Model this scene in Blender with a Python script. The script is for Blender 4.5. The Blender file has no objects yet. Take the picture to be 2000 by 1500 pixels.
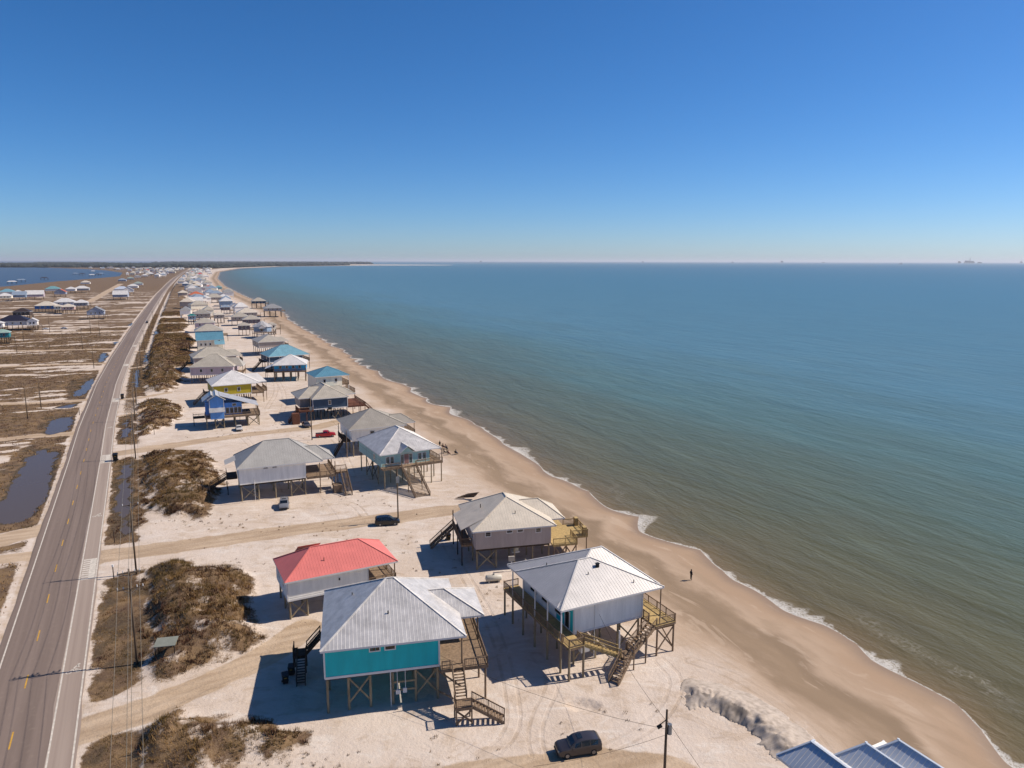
import bpy, bmesh, math, random
import numpy as np
from mathutils import Vector, Matrix, Quaternion

R = math.radians
random.seed(7)
rng = np.random.default_rng(7)
scene = bpy.context.scene
COL = scene.collection

# ------------------------------------------------------------------ camera
CAM_H = 50.0
cam_d = bpy.data.cameras.new('camera')
cam_d.sensor_width = 36.0
cam_d.lens = 36.0 * 1413.0 / 2000.0
cam_d.clip_start = 1.0
cam_d.clip_end = 200000.0
cam = bpy.data.objects.new('camera', cam_d)
COL.objects.link(cam)
cam.location = (0, 0, CAM_H)
cam.rotation_euler = (R(90) - math.atan(240.0 / 1413.0), R(-0.1), 0)
scene.camera = cam

# ------------------------------------------------------------------ sky, sun, exposure
SUN_EL, SUN_AZ = R(44.0), R(75.0)
world = bpy.data.worlds.new('World')
scene.world = world
world.use_nodes = True
wn = world.node_tree.nodes
wl = world.node_tree.links
wn.clear()
sky = wn.new('ShaderNodeTexSky')
sky.sky_type = 'NISHITA'
sky.sun_disc = False
sky.sun_elevation = SUN_EL
sky.sun_rotation = SUN_AZ
sky.altitude = 450.0
sky.air_density = 0.82
sky.dust_density = 0.5
sky.ozone_density = 10.0
hs = wn.new('ShaderNodeHueSaturation')
hs.inputs['Saturation'].default_value = 1.14
bg = wn.new('ShaderNodeBackground')
bg.inputs['Strength'].default_value = 0.090
wo = wn.new('ShaderNodeOutputWorld')
wl.new(sky.outputs[0], hs.inputs['Color'])
wl.new(hs.outputs[0], bg.inputs['Color'])
wl.new(bg.outputs[0], wo.inputs['Surface'])
sun_d = bpy.data.lights.new('sun', 'SUN')
sun_d.energy = 5.0
sun_d.angle = R(0.53)
sun_d.color = (1.0, 0.905, 0.79)
sun = bpy.data.objects.new('sun', sun_d)
COL.objects.link(sun)
sd = Vector((math.sin(SUN_AZ) * math.cos(SUN_EL), math.cos(SUN_AZ) * math.cos(SUN_EL), math.sin(SUN_EL)))
sun.rotation_euler = (-sd).to_track_quat('-Z', 'Y').to_euler()
sun.location = sd * 200
scene.view_settings.view_transform = 'Standard'
scene.view_settings.look = 'None'
scene.view_settings.gamma = 1.0
scene.view_settings.exposure = 0.35
scene.view_settings.use_curve_mapping = False

# ------------------------------------------------------------------ surveyed layout (metres, camera foot = origin)
ROAD = [(-52.8, 69.0), (-86.4, 134.6), (-108.6, 177.9), (-128.0, 215.2), (-167.4, 294.4), (-205.0, 374.1), (-267.7, 510.7), (-361.6, 718.4), (-536.8, 1109.8), (-755.1, 1606.8), (-1009.7, 2194.2), (-1475.4, 3295.5), (-1990.6, 4534.5)]
SHORE = [(52.5, 67.4), (53.0, 72.5), (52.4, 76.7), (49.8, 80.6), (46.1, 85.7), (44.3, 90.5), (43.4, 95.0), (40.9, 99.9), (38.8, 107.2), (37.5, 110.4), (36.8, 114.0), (34.4, 117.8), (31.1, 122.3), (28.4, 127.1), (25.6, 131.5), (24.6, 138.5), (20.5, 146.3), (16.5, 154.1), (13.3, 164.5), (8.8, 171.7), (2.7, 187.6), (-2.2, 196.9), (-6.1, 211.0), (-12.0, 221.3), (-21.2, 245.1), (-31.1, 261.8), (-41.6, 289.2), (-51.3, 304.4), (-61.5, 330.4), (-75.0, 355.6), (-91.2, 400.1), (-112.5, 445.5), (-143.0, 516.8), (-166.4, 566.1), (-194.1, 631.1), (-223.4, 712.6), (-248.5, 765.7), (-306.7, 888.5), (-381.3, 1042.3), (-574.8, 1462.6), (-843.2, 2093.1), (-1329.8, 3335.1), (-1813.5, 4895.4), (-2053.0, 6678.7), (-1655.6, 7901.1), (-1154.8, 9186.5)]
BAY = [(-987.0, 1406.0), (-1048.8, 1590.5), (-1114.1, 1785.6), (-1176.2, 2034.8), (-1271.5, 2364.3), (-1629.6, 3056.4), (-2092.5, 3763.7), (-2520.9, 4318.5), (-3045.3, 4895.4), (-3573.7, 5440.3), (-4199.3, 6678.7), (-4562.2, 8164.8)]
MOUNDS = [([(-44.0, 65.7), (-42.6, 69.2), (-40.4, 73.0), (-38.3, 75.2), (-30.1, 73.0), (-21.2, 70.3), (-23.2, 67.2), (-27.2, 64.9), (-28.1, 62.1), (-41.9, 62.1)], 2.2), ([(-59.5, 110.7), (-57.6, 114.7), (-49.2, 113.1), (-42.1, 109.7), (-37.5, 100.0), (-33.8, 92.5), (-33.4, 87.1), (-36.6, 83.5), (-40.8, 80.2), (-43.5, 79.6), (-49.8, 91.1)], 2.8), ([(-96.1, 181.3), (-91.3, 186.9), (-79.8, 185.3), (-67.6, 164.6), (-60.6, 144.5), (-60.3, 135.4), (-67.3, 135.4), (-73.5, 139.9), (-82.0, 153.0)], 2.8), ([(-133.2, 253.0), (-125.9, 260.7), (-111.6, 242.2), (-104.8, 224.5), (-105.0, 206.6), (-108.3, 204.0)], 2.4), ([(-173.2, 334.4), (-165.7, 351.4), (-136.4, 300.8), (-132.2, 274.3), (-141.7, 274.3)], 2.4), ([(-219.1, 440.2), (-211.9, 451.6), (-182.6, 395.3), (-169.5, 362.4), (-183.7, 362.4)], 2.2)]
PUDDLES = [[(-100.1, 130.8), (-93.5, 134.0), (-95.7, 141.4), (-103.3, 156.7), (-119.3, 185.3), (-125.4, 190.1), (-128.2, 188.0), (-123.3, 175.5), (-112.6, 154.9), (-107.8, 144.5), (-109.7, 139.9)], [(-135.2, 204.0), (-142.5, 214.5), (-147.1, 224.5), (-146.3, 229.8), (-142.5, 230.6), (-138.5, 224.5), (-132.5, 211.8), (-132.5, 205.3)], [(-164.0, 264.8), (-171.9, 280.0), (-177.5, 294.4), (-181.7, 307.5), (-181.0, 311.7), (-170.2, 291.9), (-161.6, 273.2), (-161.4, 266.8)], [(-157.2, 243.0), (-158.1, 248.4), (-156.7, 251.1), (-154.1, 252.0), (-151.6, 244.8), (-153.9, 242.2)], [(-212.8, 366.2), (-222.3, 384.4), (-226.0, 395.3), (-222.0, 395.3), (-212.0, 378.1), (-204.9, 360.5), (-206.7, 358.6)], [(-244.8, 440.2), (-249.1, 451.6), (-245.9, 451.6), (-239.0, 437.4), (-237.1, 429.4)], [(-300.3, 563.9), (-310.1, 587.3), (-306.0, 587.3), (-292.4, 559.4)], [(-73.2, 127.4), (-79.7, 138.4), (-88.3, 154.9), (-94.9, 167.9), (-96.8, 174.1), (-95.0, 175.1), (-87.0, 160.5), (-77.8, 142.9), (-70.6, 128.7), (-70.6, 126.1)], [(-113.7, 204.0), (-120.5, 217.2), (-123.4, 226.0), (-121.9, 227.5), (-114.8, 214.5), (-109.4, 203.4), (-110.5, 201.6)], [(-147.6, 277.7), (-162.2, 304.8), (-174.4, 331.2), (-173.9, 334.4), (-160.8, 310.3), (-147.7, 282.3)], [(-181.8, 351.4), (-196.6, 382.3), (-200.6, 395.3), (-190.7, 378.1), (-179.0, 351.4)], [(-242.9, 486.0), (-258.8, 522.1), (-259.2, 529.9), (-246.7, 507.0), (-237.1, 482.6)]]
WETVEG = [[(-48.7, 74.6), (-53.8, 84.7), (-60.7, 98.4), (-64.6, 106.9), (-64.0, 112.3), (-59.8, 112.3), (-51.9, 96.9), (-43.5, 80.2), (-44.6, 78.0), (-46.5, 75.2)], [(-43.5, 64.9), (-45.5, 69.7), (-42.7, 70.9), (-38.2, 69.7), (-35.0, 62.1), (-41.9, 62.1)], [(-72.7, 122.2), (-83.8, 142.9), (-101.0, 175.5), (-97.7, 181.3), (-93.0, 177.9), (-74.1, 139.9), (-67.2, 124.6)], [(-110.2, 194.5), (-128.0, 229.8), (-125.8, 237.9), (-102.6, 193.4)], [(-143.2, 265.8), (-184.1, 346.1), (-186.0, 364.3), (-136.8, 265.8)], [(-100.5, 127.4), (-89.8, 130.0), (-92.1, 139.9), (-121.2, 193.4), (-135.4, 198.0), (-130.8, 182.8), (-117.2, 153.0)], [(-132.9, 196.3), (-153.8, 229.8), (-146.1, 237.9), (-125.3, 205.3), (-128.2, 198.0)], [(-162.3, 255.8), (-187.8, 300.8), (-189.9, 329.6), (-156.0, 271.1), (-154.0, 251.1)]]
TRACKS = [([(-69.8, 117.3), (-55.1, 123.2), (-42.3, 129.2), (-28.0, 134.6), (-11.5, 141.4)], 6.5), ([(-46.9, 70.5), (-40.6, 74.6), (-35.9, 80.2), (-31.4, 85.3), (-28.4, 93.2)], 5), ([(-105.2, 182.8), (-93.9, 192.3), (-77.6, 205.3), (-59.3, 215.2), (-49.9, 229.8)], 6), ([(-23.7, 59.4), (-9.9, 62.4), (0.0, 64.6), (7.8, 66.1), (15.4, 64.9), (21.7, 60.7)], 4.5), ([(-128.4, 229.8), (-125.6, 235.4), (-123.7, 244.8)], 2.5), ([(-143.4, 257.8), (-137.2, 262.7), (-131.7, 273.2)], 3), ([(-181.8, 334.4), (-176.0, 344.4), (-170.8, 362.4)], 3.5), ([(-210.8, 395.3), (-204.0, 409.3), (-203.5, 440.2)], 3), ([(-144.1, 198.0), (-136.4, 204.0), (-127.9, 207.2)], 5), ([(-187.0, 249.3), (-170.3, 251.1), (-152.5, 259.7)], 5), ([(-253.6, 334.4), (-231.4, 344.4), (-200.3, 353.1)], 6), ([(-298.7, 395.3), (-259.3, 404.5), (-225.7, 411.7)], 6), ([(-363.8, 492.8), (-323.7, 507.0), (-275.6, 518.2)], 5), ([(-99.6, 123.7), (-92.5, 124.2), (-88.4, 130.8)], 7), ([(-91.4, 115.1), (-86.7, 115.8), (-81.9, 117.9)], 4), ([(-512.1, 877.9), (-562.7, 987.2), (-686.4, 1244.8), (-842.3, 1571.7)], 10), ([(-447.5, 704.1), (-414.0, 733.2), (-380.4, 748.7)], 14), ([(-441.0, 623.6), (-398.5, 640.5)], 5)]
RUTS = [[(-15.1, 63.5), (0.0, 64.9), (9.5, 67.2), (17.1, 73.2), (20.4, 80.2), (18.9, 84.7)], [(-5.1, 64.9), (0.5, 69.7), (0.0, 79.1), (-2.1, 92.5), (-8.5, 112.7), (-13.4, 128.7)], [(-11.5, 141.4), (-2.3, 153.0), (1.2, 164.6), (-7.8, 177.9), (-16.9, 193.4), (-31.5, 242.2), (-48.7, 282.3), (-76.1, 354.9)], [(22.8, 84.7), (27.5, 81.2), (31.9, 73.2), (32.8, 64.9)], [(23.2, 92.5), (29.2, 82.4), (34.6, 74.1), (36.6, 66.4)], [(-31.2, 84.7), (-35.7, 79.6), (-40.3, 74.1), (-45.8, 69.7)], [(-29.4, 87.1), (-35.7, 81.2), (-41.3, 76.0), (-47.1, 70.9)], [(-69.3, 116.4), (-54.7, 122.2), (-41.9, 128.1), (-27.7, 133.5), (-10.4, 140.5)], [(-70.5, 118.6), (-55.6, 124.4), (-42.7, 130.5), (-28.3, 136.3), (-12.6, 142.3)], [(-27.8, 134.0), (-33.5, 146.2), (-38.4, 144.5), (-45.5, 139.9), (-48.7, 136.9)], [(-79.1, 205.3), (-62.4, 177.9), (-45.5, 139.9)], [(-104.6, 181.8), (-93.4, 191.2), (-77.1, 204.0), (-58.8, 213.1), (-49.3, 199.2), (-37.4, 164.6)], [(-83.9, 242.2), (-92.3, 282.3), (-115.9, 337.6), (-140.9, 395.3)], [(-72.9, 218.7), (-82.6, 260.7), (-101.4, 307.5)], [(3.1, 64.9), (2.2, 71.4), (5.6, 80.2), (3.3, 85.9)]]
WETSAND = [[(25.1, 77.0), (27.9, 73.2), (27.2, 67.2), (24.3, 67.2), (23.4, 71.4), (19.4, 73.2), (19.7, 77.0)]]
FAR = [
    (-196.2, 445.7, 25.0, 17.0, 14.4, 7.0, 'tan', 'slateblue', 'hip', 'tan hip roof house with slate blue walls, behind the blue-roofed gable house'),
    (-222.0, 505.1, 25.0, 13.6, 11.6, 7.0, 'tan', 'mauve', 'hip', 'tan roofed mauve house on the dune side, three behind the blue gabled house'),
    (-255.9, 571.5, 25.0, 6.6, 5.6, 7.0, 'tealroof', 'greyblue', 'hip', 'small dune-side house with dark teal green roof'),
    (-261.8, 593.8, 25.0, 14.1, 12.0, 7.0, 'greytan', 'taupe', 'hip', 'grey-tan roofed house just behind the small teal roof'),
    (-239.9, 582.4, 25.0, 8.8, 7.5, 7.0, 'cream', 'taupe', 'hip', 'low cream flat-looking roof between the two beach rows'),
    (-199.6, 536.3, 25.0, 13.1, 11.2, 7.0, 'tan', 'plum', 'hip', 'tan hip roof with dark plum walls behind the octagonal house'),
    (-184.2, 484.9, 25.0, 8.5, 7.3, 7.0, 'tan', 'plum', 'hip', 'low tan roof annex directly left of the white octagonal house'),
    (-166.5, 492.8, 25.0, 6.1, 5.2, 7.0, 'tan', 'cream', 'hip', 'small tan roof on the seaward side of the octagonal house'),
    (-218.0, 561.0, 25.0, 13.4, 11.4, 7.0, 'tan', 'taupe', 'hip', 'tan roofed taupe house two behind the octagonal house'),
    (-229.8, 605.6, 25.0, 16.8, 14.3, 7.0, 'cream', 'taupe', 'hip', 'bright cream roofed house near the houses standing in the surf'),
    (-222.4, 649.4, 25.0, 16.1, 13.7, 8.0, 'grey', 'grey', 'sea', 'grey roofed house on tall bare posts standing in the surf'),
    (-274.8, 765.8, 25.0, 15.2, 13.0, 8.0, 'tan', 'navy', 'sea', 'navy walled house with pale tan roof on posts at the waterline'),
    (-319.8, 794.1, 25.0, 12.5, 10.6, 7.0, 'mauveroof', 'mauve', 'hip', 'mauve roofed house with mauve walls in the far beach row'),
    (-269.9, 695.1, 25.0, 10.5, 8.9, 7.0, 'white', 'white', 'gable', 'white gable fronted house with steep white roof in the beach row'),
    (-273.2, 679.6, 25.0, 9.0, 7.6, 7.0, 'greyblue', 'plum', 'hip', 'dark plum house with grey-blue roof beside the white gabled house'),
    (-348.1, 784.0, 25.0, 14.0, 11.9, 7.0, 'white', 'white', 'gable', 'plain white house with bright white roof at the dune edge'),
    (-387.9, 873.1, 25.0, 15.6, 13.2, 7.0, 'grey', 'taupe', 'hip', 'grey roof right behind the plain white dune-edge house'),
    (-410.4, 925.7, 25.0, 17.7, 15.0, 7.0, 'orange', 'taupe', 'hip', 'house with faded orange roof at the dune edge'),
    (-362.7, 860.9, 25.0, 20.2, 17.0, 7.0, 'tan', 'taupe', 'hip', 'large tan hip roof beside the faded orange roof'),
    (-509.3, 1150.3, 25.0, 16.8, 14.3, 7.0, 'greyblue', 'navy', 'hip', 'royal blue walled house with pale blue-grey roof at the dune edge'),
    (-488.0, 1150.3, 25.0, 18.9, 16.1, 7.0, 'redroof', 'cream', 'hip', 'bright red roofed house in the far beach row'),
    (-486.8, 1194.8, 25.0, 11.2, 9.5, 7.0, 'bluegreen', 'bluegreen', 'hip', 'small blue-green house on the sea side of the red roof'),
    (-441.0, 1052.2, 25.0, 9.9, 8.4, 7.0, 'lightblue', 'white', 'hip', 'small light blue roof in front of the red roof'),
    (-578.0, 1351.7, 25.0, 11.9, 10.1, 7.0, 'grey', 'taupe', 'hip', 'grey roofed house just behind the red roof'),
    (-671.9, 1517.4, 25.0, 29.1, 17.0, 7.0, 'greyblue', 'white', 'hip', 'wide pale blue-grey roof in the far dune-edge row'),
    (-809.1, 1831.3, 25.0, 31.6, 17.0, 7.0, 'grey', 'white', 'hip', 'wide pale grey roof at the far end of the dune-edge row'),
    (-962.1, 2225.3, 25.0, 19.6, 16.7, 7.0, 'redroof', 'cream', 'hip', 'dull red roof farthest along the beach row'),
    (-878.9, 2076.4, 25.0, 19.6, 16.6, 7.0, 'white', 'white', 'hip', 'white roof next to the farthest red roof'),
    (-1082.4, 2597.4, 25.0, 19.5, 16.6, 7.0, 'white', 'white', 'hip', 'white roof by the far bend of the beach'),
    (-1167.6, 2710.6, 25.0, 27.5, 17.0, 7.0, 'grey', 'white', 'hip', 'grey roof behind the farthest red roof'),
    (-311.5, 432.9, 24.0, 8.5, 7.2, 7.0, 'palegreen', 'tealwall', 'hip', 'pale green roofed teal house cut off by the picture edge, left of the road'),
    (-367.1, 513.6, 24.0, 21.6, 17.0, 7.0, 'darkroof', 'white', 'hip', 'white house with dark navy roof on the left flats'),
    (-348.2, 518.0, 24.0, 7.5, 6.4, 7.0, 'white', 'white', 'gable', 'white gabled wing beside the dark navy roof'),
    (-359.6, 500.9, 24.0, 6.2, 5.3, 7.0, 'white', 'white', 'hip', 'small white house between the dark roof and the pale green roof'),
    (-421.9, 611.6, 24.0, 13.2, 11.2, 7.0, 'darkbrown', 'darkbrown', 'hip', 'dark brown weathered house on posts behind the dark navy roof'),
    (-457.7, 695.1, 24.0, 18.5, 15.7, 7.0, 'cream', 'blue', 'hip', 'bright blue walled house with cream roof on the left flats'),
    (-434.2, 687.3, 24.0, 7.5, 6.4, 7.0, 'cream', 'cream', 'hip', 'cream walled wing joined to the bright blue house'),
    (-422.7, 679.6, 24.0, 11.6, 9.9, 7.0, 'cream', 'redwhite', 'hip', 'cream roofed house with reddish porch right of the bright blue house'),
    (-477.1, 755.0, 24.0, 19.8, 16.8, 7.0, 'white', 'white', 'hip', 'white hip roofed house behind the bright blue house'),
    (-450.3, 745.9, 24.0, 13.3, 11.3, 7.0, 'white', 'grey', 'hip', 'white roofed house at the end of the sand lane'),
    (-362.9, 617.8, 24.0, 13.8, 11.7, 7.0, 'grey', 'slate', 'gable', 'slate grey gabled house standing alone near the road'),
    (-629.6, 1001.0, 24.0, 14.5, 12.4, 7.0, 'orange', 'slate', 'gable', 'slate house with bright orange roof on the left flats'),
    (-619.7, 925.7, 24.0, 22.2, 17.0, 7.0, 'white', 'mauve', 'gable', 'white roofed mauve gable house left of the orange roof'),
    (-711.1, 1109.0, 24.0, 20.7, 17.0, 7.0, 'bluegreen', 'white', 'hip', 'white house with pale teal roof behind the orange roof'),
    (-679.9, 1109.0, 24.0, 14.2, 12.0, 7.0, 'white', 'white', 'hip', 'white roofed house right behind the orange roof'),
    (-678.8, 1129.3, 24.0, 23.5, 17.0, 7.0, 'white', 'grey', 'hip', 'long white roofed grey house by the tall white house'),
    (-855.1, 1446.5, 24.0, 31.1, 17.0, 7.0, 'cream', 'white', 'hip', 'tall white house with cream roof nearest the bay marsh'),
    (-626.8, 885.7, 24.0, 15.2, 12.9, 7.0, 'white', 'cream', 'hip', 'white roofed house at the left picture edge before the bay'),
    (-626.7, 912.0, 24.0, 15.2, 12.9, 7.0, 'greyblue', 'greyblue', 'gable', 'grey-blue house with matching roof near the left edge'),
    (-706.3, 1001.0, 24.0, 18.9, 16.1, 7.0, 'lightblue', 'white', 'hip', 'light blue roofed house at the left edge nearest the bay'),
    (-685.2, 1001.0, 24.0, 10.7, 9.1, 7.0, 'white', 'white', 'hip', 'white roof between the light blue roof and the mauve gable'),
    (-508.4, 925.7, 24.0, 17.9, 15.2, 7.0, 'white', 'slate', 'gable', 'slate gabled house with white roof at the head of the second row'),
    (-605.9, 1109.0, 24.0, 23.5, 17.0, 7.0, 'whiteblue', 'white', 'hip', 'bluish white roof behind the slate gabled house in the second row'),
    (-573.0, 1070.5, 24.0, 16.1, 13.7, 7.0, 'white', 'white', 'gable', 'white gabled house in the second row facing the road'),
    (-656.0, 1242.9, 24.0, 20.3, 17.0, 7.0, 'white', 'white', 'hip', 'large white hip roof in the second row'),
    (-717.2, 1381.8, 24.0, 23.5, 17.0, 7.0, 'greengrey', 'white', 'hip', 'grey-green roof in the second row nearest the road'),
    (-883.8, 1637.7, 24.0, 27.6, 17.0, 7.0, 'greyblue', 'slate', 'hip', 'dark slate house with grey-blue roof behind the second row'),
    (-938.4, 1778.7, 24.0, 30.1, 17.0, 7.0, 'greengrey', 'slate', 'hip', 'green-grey roof behind the dark slate house'),
    (-1038.3, 2009.2, 24.0, 22.7, 17.0, 7.0, 'grey', 'white', 'hip', 'grey roof midway along the far row left of the road'),
    (-1088.9, 2148.3, 24.0, 24.3, 17.0, 7.0, 'white', 'white', 'hip', 'white roof midway along the far row left of the road'),
    (-1191.0, 2397.0, 24.0, 36.3, 17.0, 7.0, 'white', 'taupe', 'hip', 'white roof at the far end of the row left of the road'),
]
PIERS = [(-1561.7, 2618.6), (-1484.9, 2528.0), (-1357.6, 2364.3), (-1470.1, 2618.6), (-1382.3, 2443.4), (-1089.0, 1590.5), (-1170.7, 1742.8), (-1233.1, 1927.2), (-1825.4, 3189.7)]
POLES = [(-47.1, 83.9), (-60.7, 110.3), (-96.2, 179.3), (-119.1, 223.7), (-132.8, 251.1), (-155.3, 296.9), (-176.5, 341.0), (-204.3, 399.9), (-236.2, 469.7), (-273.1, 550.6), (-326.1, 670.8), (-379.0, 790.3)]
LPOLES = [(-153.6, 224.5), (-160.7, 242.2), (-196.1, 336.0), (-244.3, 409.3), (-267.7, 388.7), (-266.0, 414.1), (-302.1, 445.8), (-287.5, 492.8), (-268.3, 469.7), (-322.2, 503.4)]
SMALLPOLES = [(-63.5, 108.7), (-71.5, 123.7), (-104.1, 205.3), (-141.7, 232.2)]

# ------------------------------------------------------------------ materials
def lin(c):
    return tuple((v / 255.0 / 12.92) if v / 255.0 <= 0.04045 else ((v / 255.0 + 0.055) / 1.055) ** 2.4 for v in c) + (1.0,)

ALB = 0.75                                  # measured picture tones to surface albedo
MATS = {}

def mat(name, col, rough=0.7, vary=0.12, scale=0.6, streak=None, metal=0.0, spec=0.4, bump=0.0, bscale=6.0, gain=1.0):
    """Principled material with two octaves of weathering noise around one base colour."""
    if name in MATS:
        return MATS[name]
    m = bpy.data.materials.new(name)
    m.use_nodes = True
    nt = m.node_tree
    b = nt.nodes['Principled BSDF']
    c = lin(col) if max(col) > 1 else tuple(col) + (1.0,)
    c = tuple(min(0.84, v * ALB * gain) for v in c[:3]) + (1.0,)
    b.inputs['Roughness'].default_value = rough
    b.inputs['Metallic'].default_value = metal
    b.inputs['Specular IOR Level'].default_value = spec
    tc = nt.nodes.new('ShaderNodeTexCoord')
    mp = nt.nodes.new('ShaderNodeMapping')
    if streak:
        mp.inputs['Scale'].default_value = streak
    n1 = nt.nodes.new('ShaderNodeTexNoise')
    n1.inputs['Scale'].default_value = scale
    n1.inputs['Detail'].default_value = 6.0
    n1.inputs['Roughness'].default_value = 0.65
    geo = nt.nodes.new('ShaderNodeNewGeometry')
    nt.links.new(geo.outputs['Position'], mp.inputs['Vector'])
    nt.links.new(mp.outputs[0], n1.inputs['Vector'])
    rp = nt.nodes.new('ShaderNodeValToRGB')
    d = tuple(max(0.0, v * (1 - vary * 1.6)) for v in c[:3]) + (1,)
    l = tuple(min(1.0, v * (1 + vary)) for v in c[:3]) + (1,)
    rp.color_ramp.elements[0].position = 0.3
    rp.color_ramp.elements[0].color = d
    rp.color_ramp.elements[1].position = 0.68
    rp.color_ramp.elements[1].color = l
    nt.links.new(n1.outputs['Fac'], rp.inputs[0])
    nt.links.new(rp.outputs[0], b.inputs['Base Color'])
    if bump > 0:
        n2 = nt.nodes.new('ShaderNodeTexNoise')
        n2.inputs['Scale'].default_value = bscale
        n2.inputs['Detail'].default_value = 5.0
        nt.links.new(mp.outputs[0], n2.inputs['Vector'])
        bp = nt.nodes.new('ShaderNodeBump')
        bp.inputs['Strength'].default_value = bump
        bp.inputs['Distance'].default_value = 0.1
        nt.links.new(n2.outputs['Fac'], bp.inputs['Height'])
        nt.links.new(bp.outputs[0], b.inputs['Normal'])
    MATS[name] = m
    return m

ROOFC = dict(white=(228, 223, 218), whiteblue=(205, 212, 225), grey=(160, 158, 156), greytan=(168, 160, 148), tan=(190, 180, 164),
             cream=(224, 210, 190), redroof=(205, 72, 72), orange=(206, 112, 70), tealroof=(20, 120, 115), lightblue=(126, 172, 186),
             greyblue=(150, 164, 180), bluegreen=(120, 168, 172), mauveroof=(165, 140, 140), darkroof=(44, 40, 54), darkbrown=(70, 56, 48),
             palegreen=(160, 186, 172), greengrey=(160, 172, 162), blueroof=(98, 148, 168))
WALLC = dict(white=(226, 218, 210), cream=(222, 212, 190), taupe=(150, 138, 130), mauve=(168, 152, 158), plum=(92, 80, 88), navy=(42, 64, 86),
             slateblue=(70, 104, 132), greyblue=(120, 138, 158), grey=(150, 150, 152), bluegreen=(110, 158, 160), tealwall=(30, 110, 120),
             slate=(140, 146, 160), blue=(28, 82, 140), redwhite=(190, 160, 150), darkbrown=(66, 54, 48), turq=(40, 150, 200), olive=(172, 152, 36),
             mint=(150, 182, 174), teal=(0, 166, 172), royal=(88, 138, 196), palegrey=(230, 220, 210), taupedark=(164, 150, 142))

def roofm(k):
    return mat('roof_' + k, ROOFC[k], rough=0.42, vary=0.10, scale=0.5, spec=0.4, metal=0.12)

def wallm(k):
    return mat('wall_' + k, WALLC[k], rough=0.65, vary=0.09, scale=1.1, streak=(1, 1, 0.18), gain=1.5)

WOOD = mat('weathered_wood', (146, 122, 98), rough=0.85, vary=0.3, scale=3.0, streak=(1, 1, 0.25))
WOODN = mat('new_yellow_wood', (190, 162, 108), rough=0.8, vary=0.22, scale=3.0)
WOODR = mat('red_brown_wood', (112, 66, 44), rough=0.8, vary=0.3, scale=3.0)
WOODD = mat('dark_creosote_wood', (72, 56, 44), rough=0.9, vary=0.35, scale=2.0, streak=(1, 1, 0.2))
PILE = mat('treated_pile_wood', (160, 144, 116), rough=0.85, vary=0.3, scale=2.5, streak=(1, 1, 0.2))
TRIM = mat('white_trim', (232, 230, 228), rough=0.5, vary=0.04)
GLASS = mat('dark_window_glass', (26, 32, 38), rough=0.08, vary=0.2, spec=0.8)
BLACKP = mat('black_plastic', (20, 20, 22), rough=0.5, vary=0.2)
STEEL = mat('galvanised_steel', (160, 164, 166), rough=0.4, vary=0.15, metal=0.6)
CONC = mat('concrete', (190, 184, 174), rough=0.9, vary=0.15, scale=1.5)
WIRE = mat('wire_metal', (150, 138, 118), rough=0.5, vary=0.1, metal=0.3)

# ------------------------------------------------------------------ object helpers
def link(o, parent=None):
    COL.objects.link(o)
    if parent is not None:
        o.parent = parent
    return o

def tag(o, label=None, cat=None, group=None, kind=None):
    if label: o['label'] = label
    if cat: o['category'] = cat
    if group: o['group'] = group
    if kind: o['kind'] = kind
    return o

def mesh_obj(name, verts, faces, m, parent=None, smooth=False):
    me = bpy.data.meshes.new(name)
    me.from_pydata([tuple(v) for v in verts], [], faces)
    me.update()
    if m is not None:
        me.materials.append(m)
    if smooth:
        me.polygons.foreach_set('use_smooth', [True] * len(me.polygons))
    o = bpy.data.objects.new(name, me)
    return link(o, parent)

def empty(name, loc=(0, 0, 0), rz=0.0):
    o = bpy.data.objects.new(name, None)
    o.empty_display_size = 0.5
    o.location = loc
    o.rotation_euler = (0, 0, rz)
    return link(o)

BOXF = [(0, 3, 2, 1), (4, 5, 6, 7), (0, 1, 5, 4), (1, 2, 6, 5), (2, 3, 7, 6), (3, 0, 4, 7)]
_ub = {}

def unit_box(m):
    if m.name not in _ub:
        me = bpy.data.meshes.new('box_' + m.name)
        v = [(-.5, -.5, -.5), (.5, -.5, -.5), (.5, .5, -.5), (-.5, .5, -.5), (-.5, -.5, .5), (.5, -.5, .5), (.5, .5, .5), (-.5, .5, .5)]
        me.from_pydata(v, [], BOXF)
        me.materials.append(m)
        _ub[m.name] = me
    return _ub[m.name]

_uc = {}

def unit_cyl(m, n=10):
    if m.name not in _uc:
        me = bpy.data.meshes.new('cyl_' + m.name)
        v, f = [], []
        for z, r in ((-.5, .5), (.5, .46)):
            for k in range(n):
                a = 2 * math.pi * k / n
                v.append((r * math.cos(a), r * math.sin(a), z))
        for k in range(n):
            f.append((k, (k + 1) % n, n + (k + 1) % n, n + k))
        f.append(tuple(range(n - 1, -1, -1)))
        f.append(tuple(range(n, 2 * n)))
        me.from_pydata(v, [], f)
        me.materials.append(m)
        _uc[m.name] = me
    return _uc[m.name]

def box(name, parent, m, x0, x1, y0, y1, z0, z1):
    o = bpy.data.objects.new(name, unit_box(m))
    o.location = ((x0 + x1) / 2, (y0 + y1) / 2, (z0 + z1) / 2)
    o.scale = (abs(x1 - x0), abs(y1 - y0), abs(z1 - z0))
    return link(o, parent)

def subbox(name, part, m, x0, x1, y0, y1, z0, z1):
    """A box given in the thing's space but parented to one of its box-shaped parts."""
    o = box(name, part, m, x0, x1, y0, y1, z0, z1)
    pm = Matrix.LocRotScale(part.location, part.rotation_euler, part.scale)
    o.matrix_parent_inverse = pm.inverted()
    return o

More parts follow.
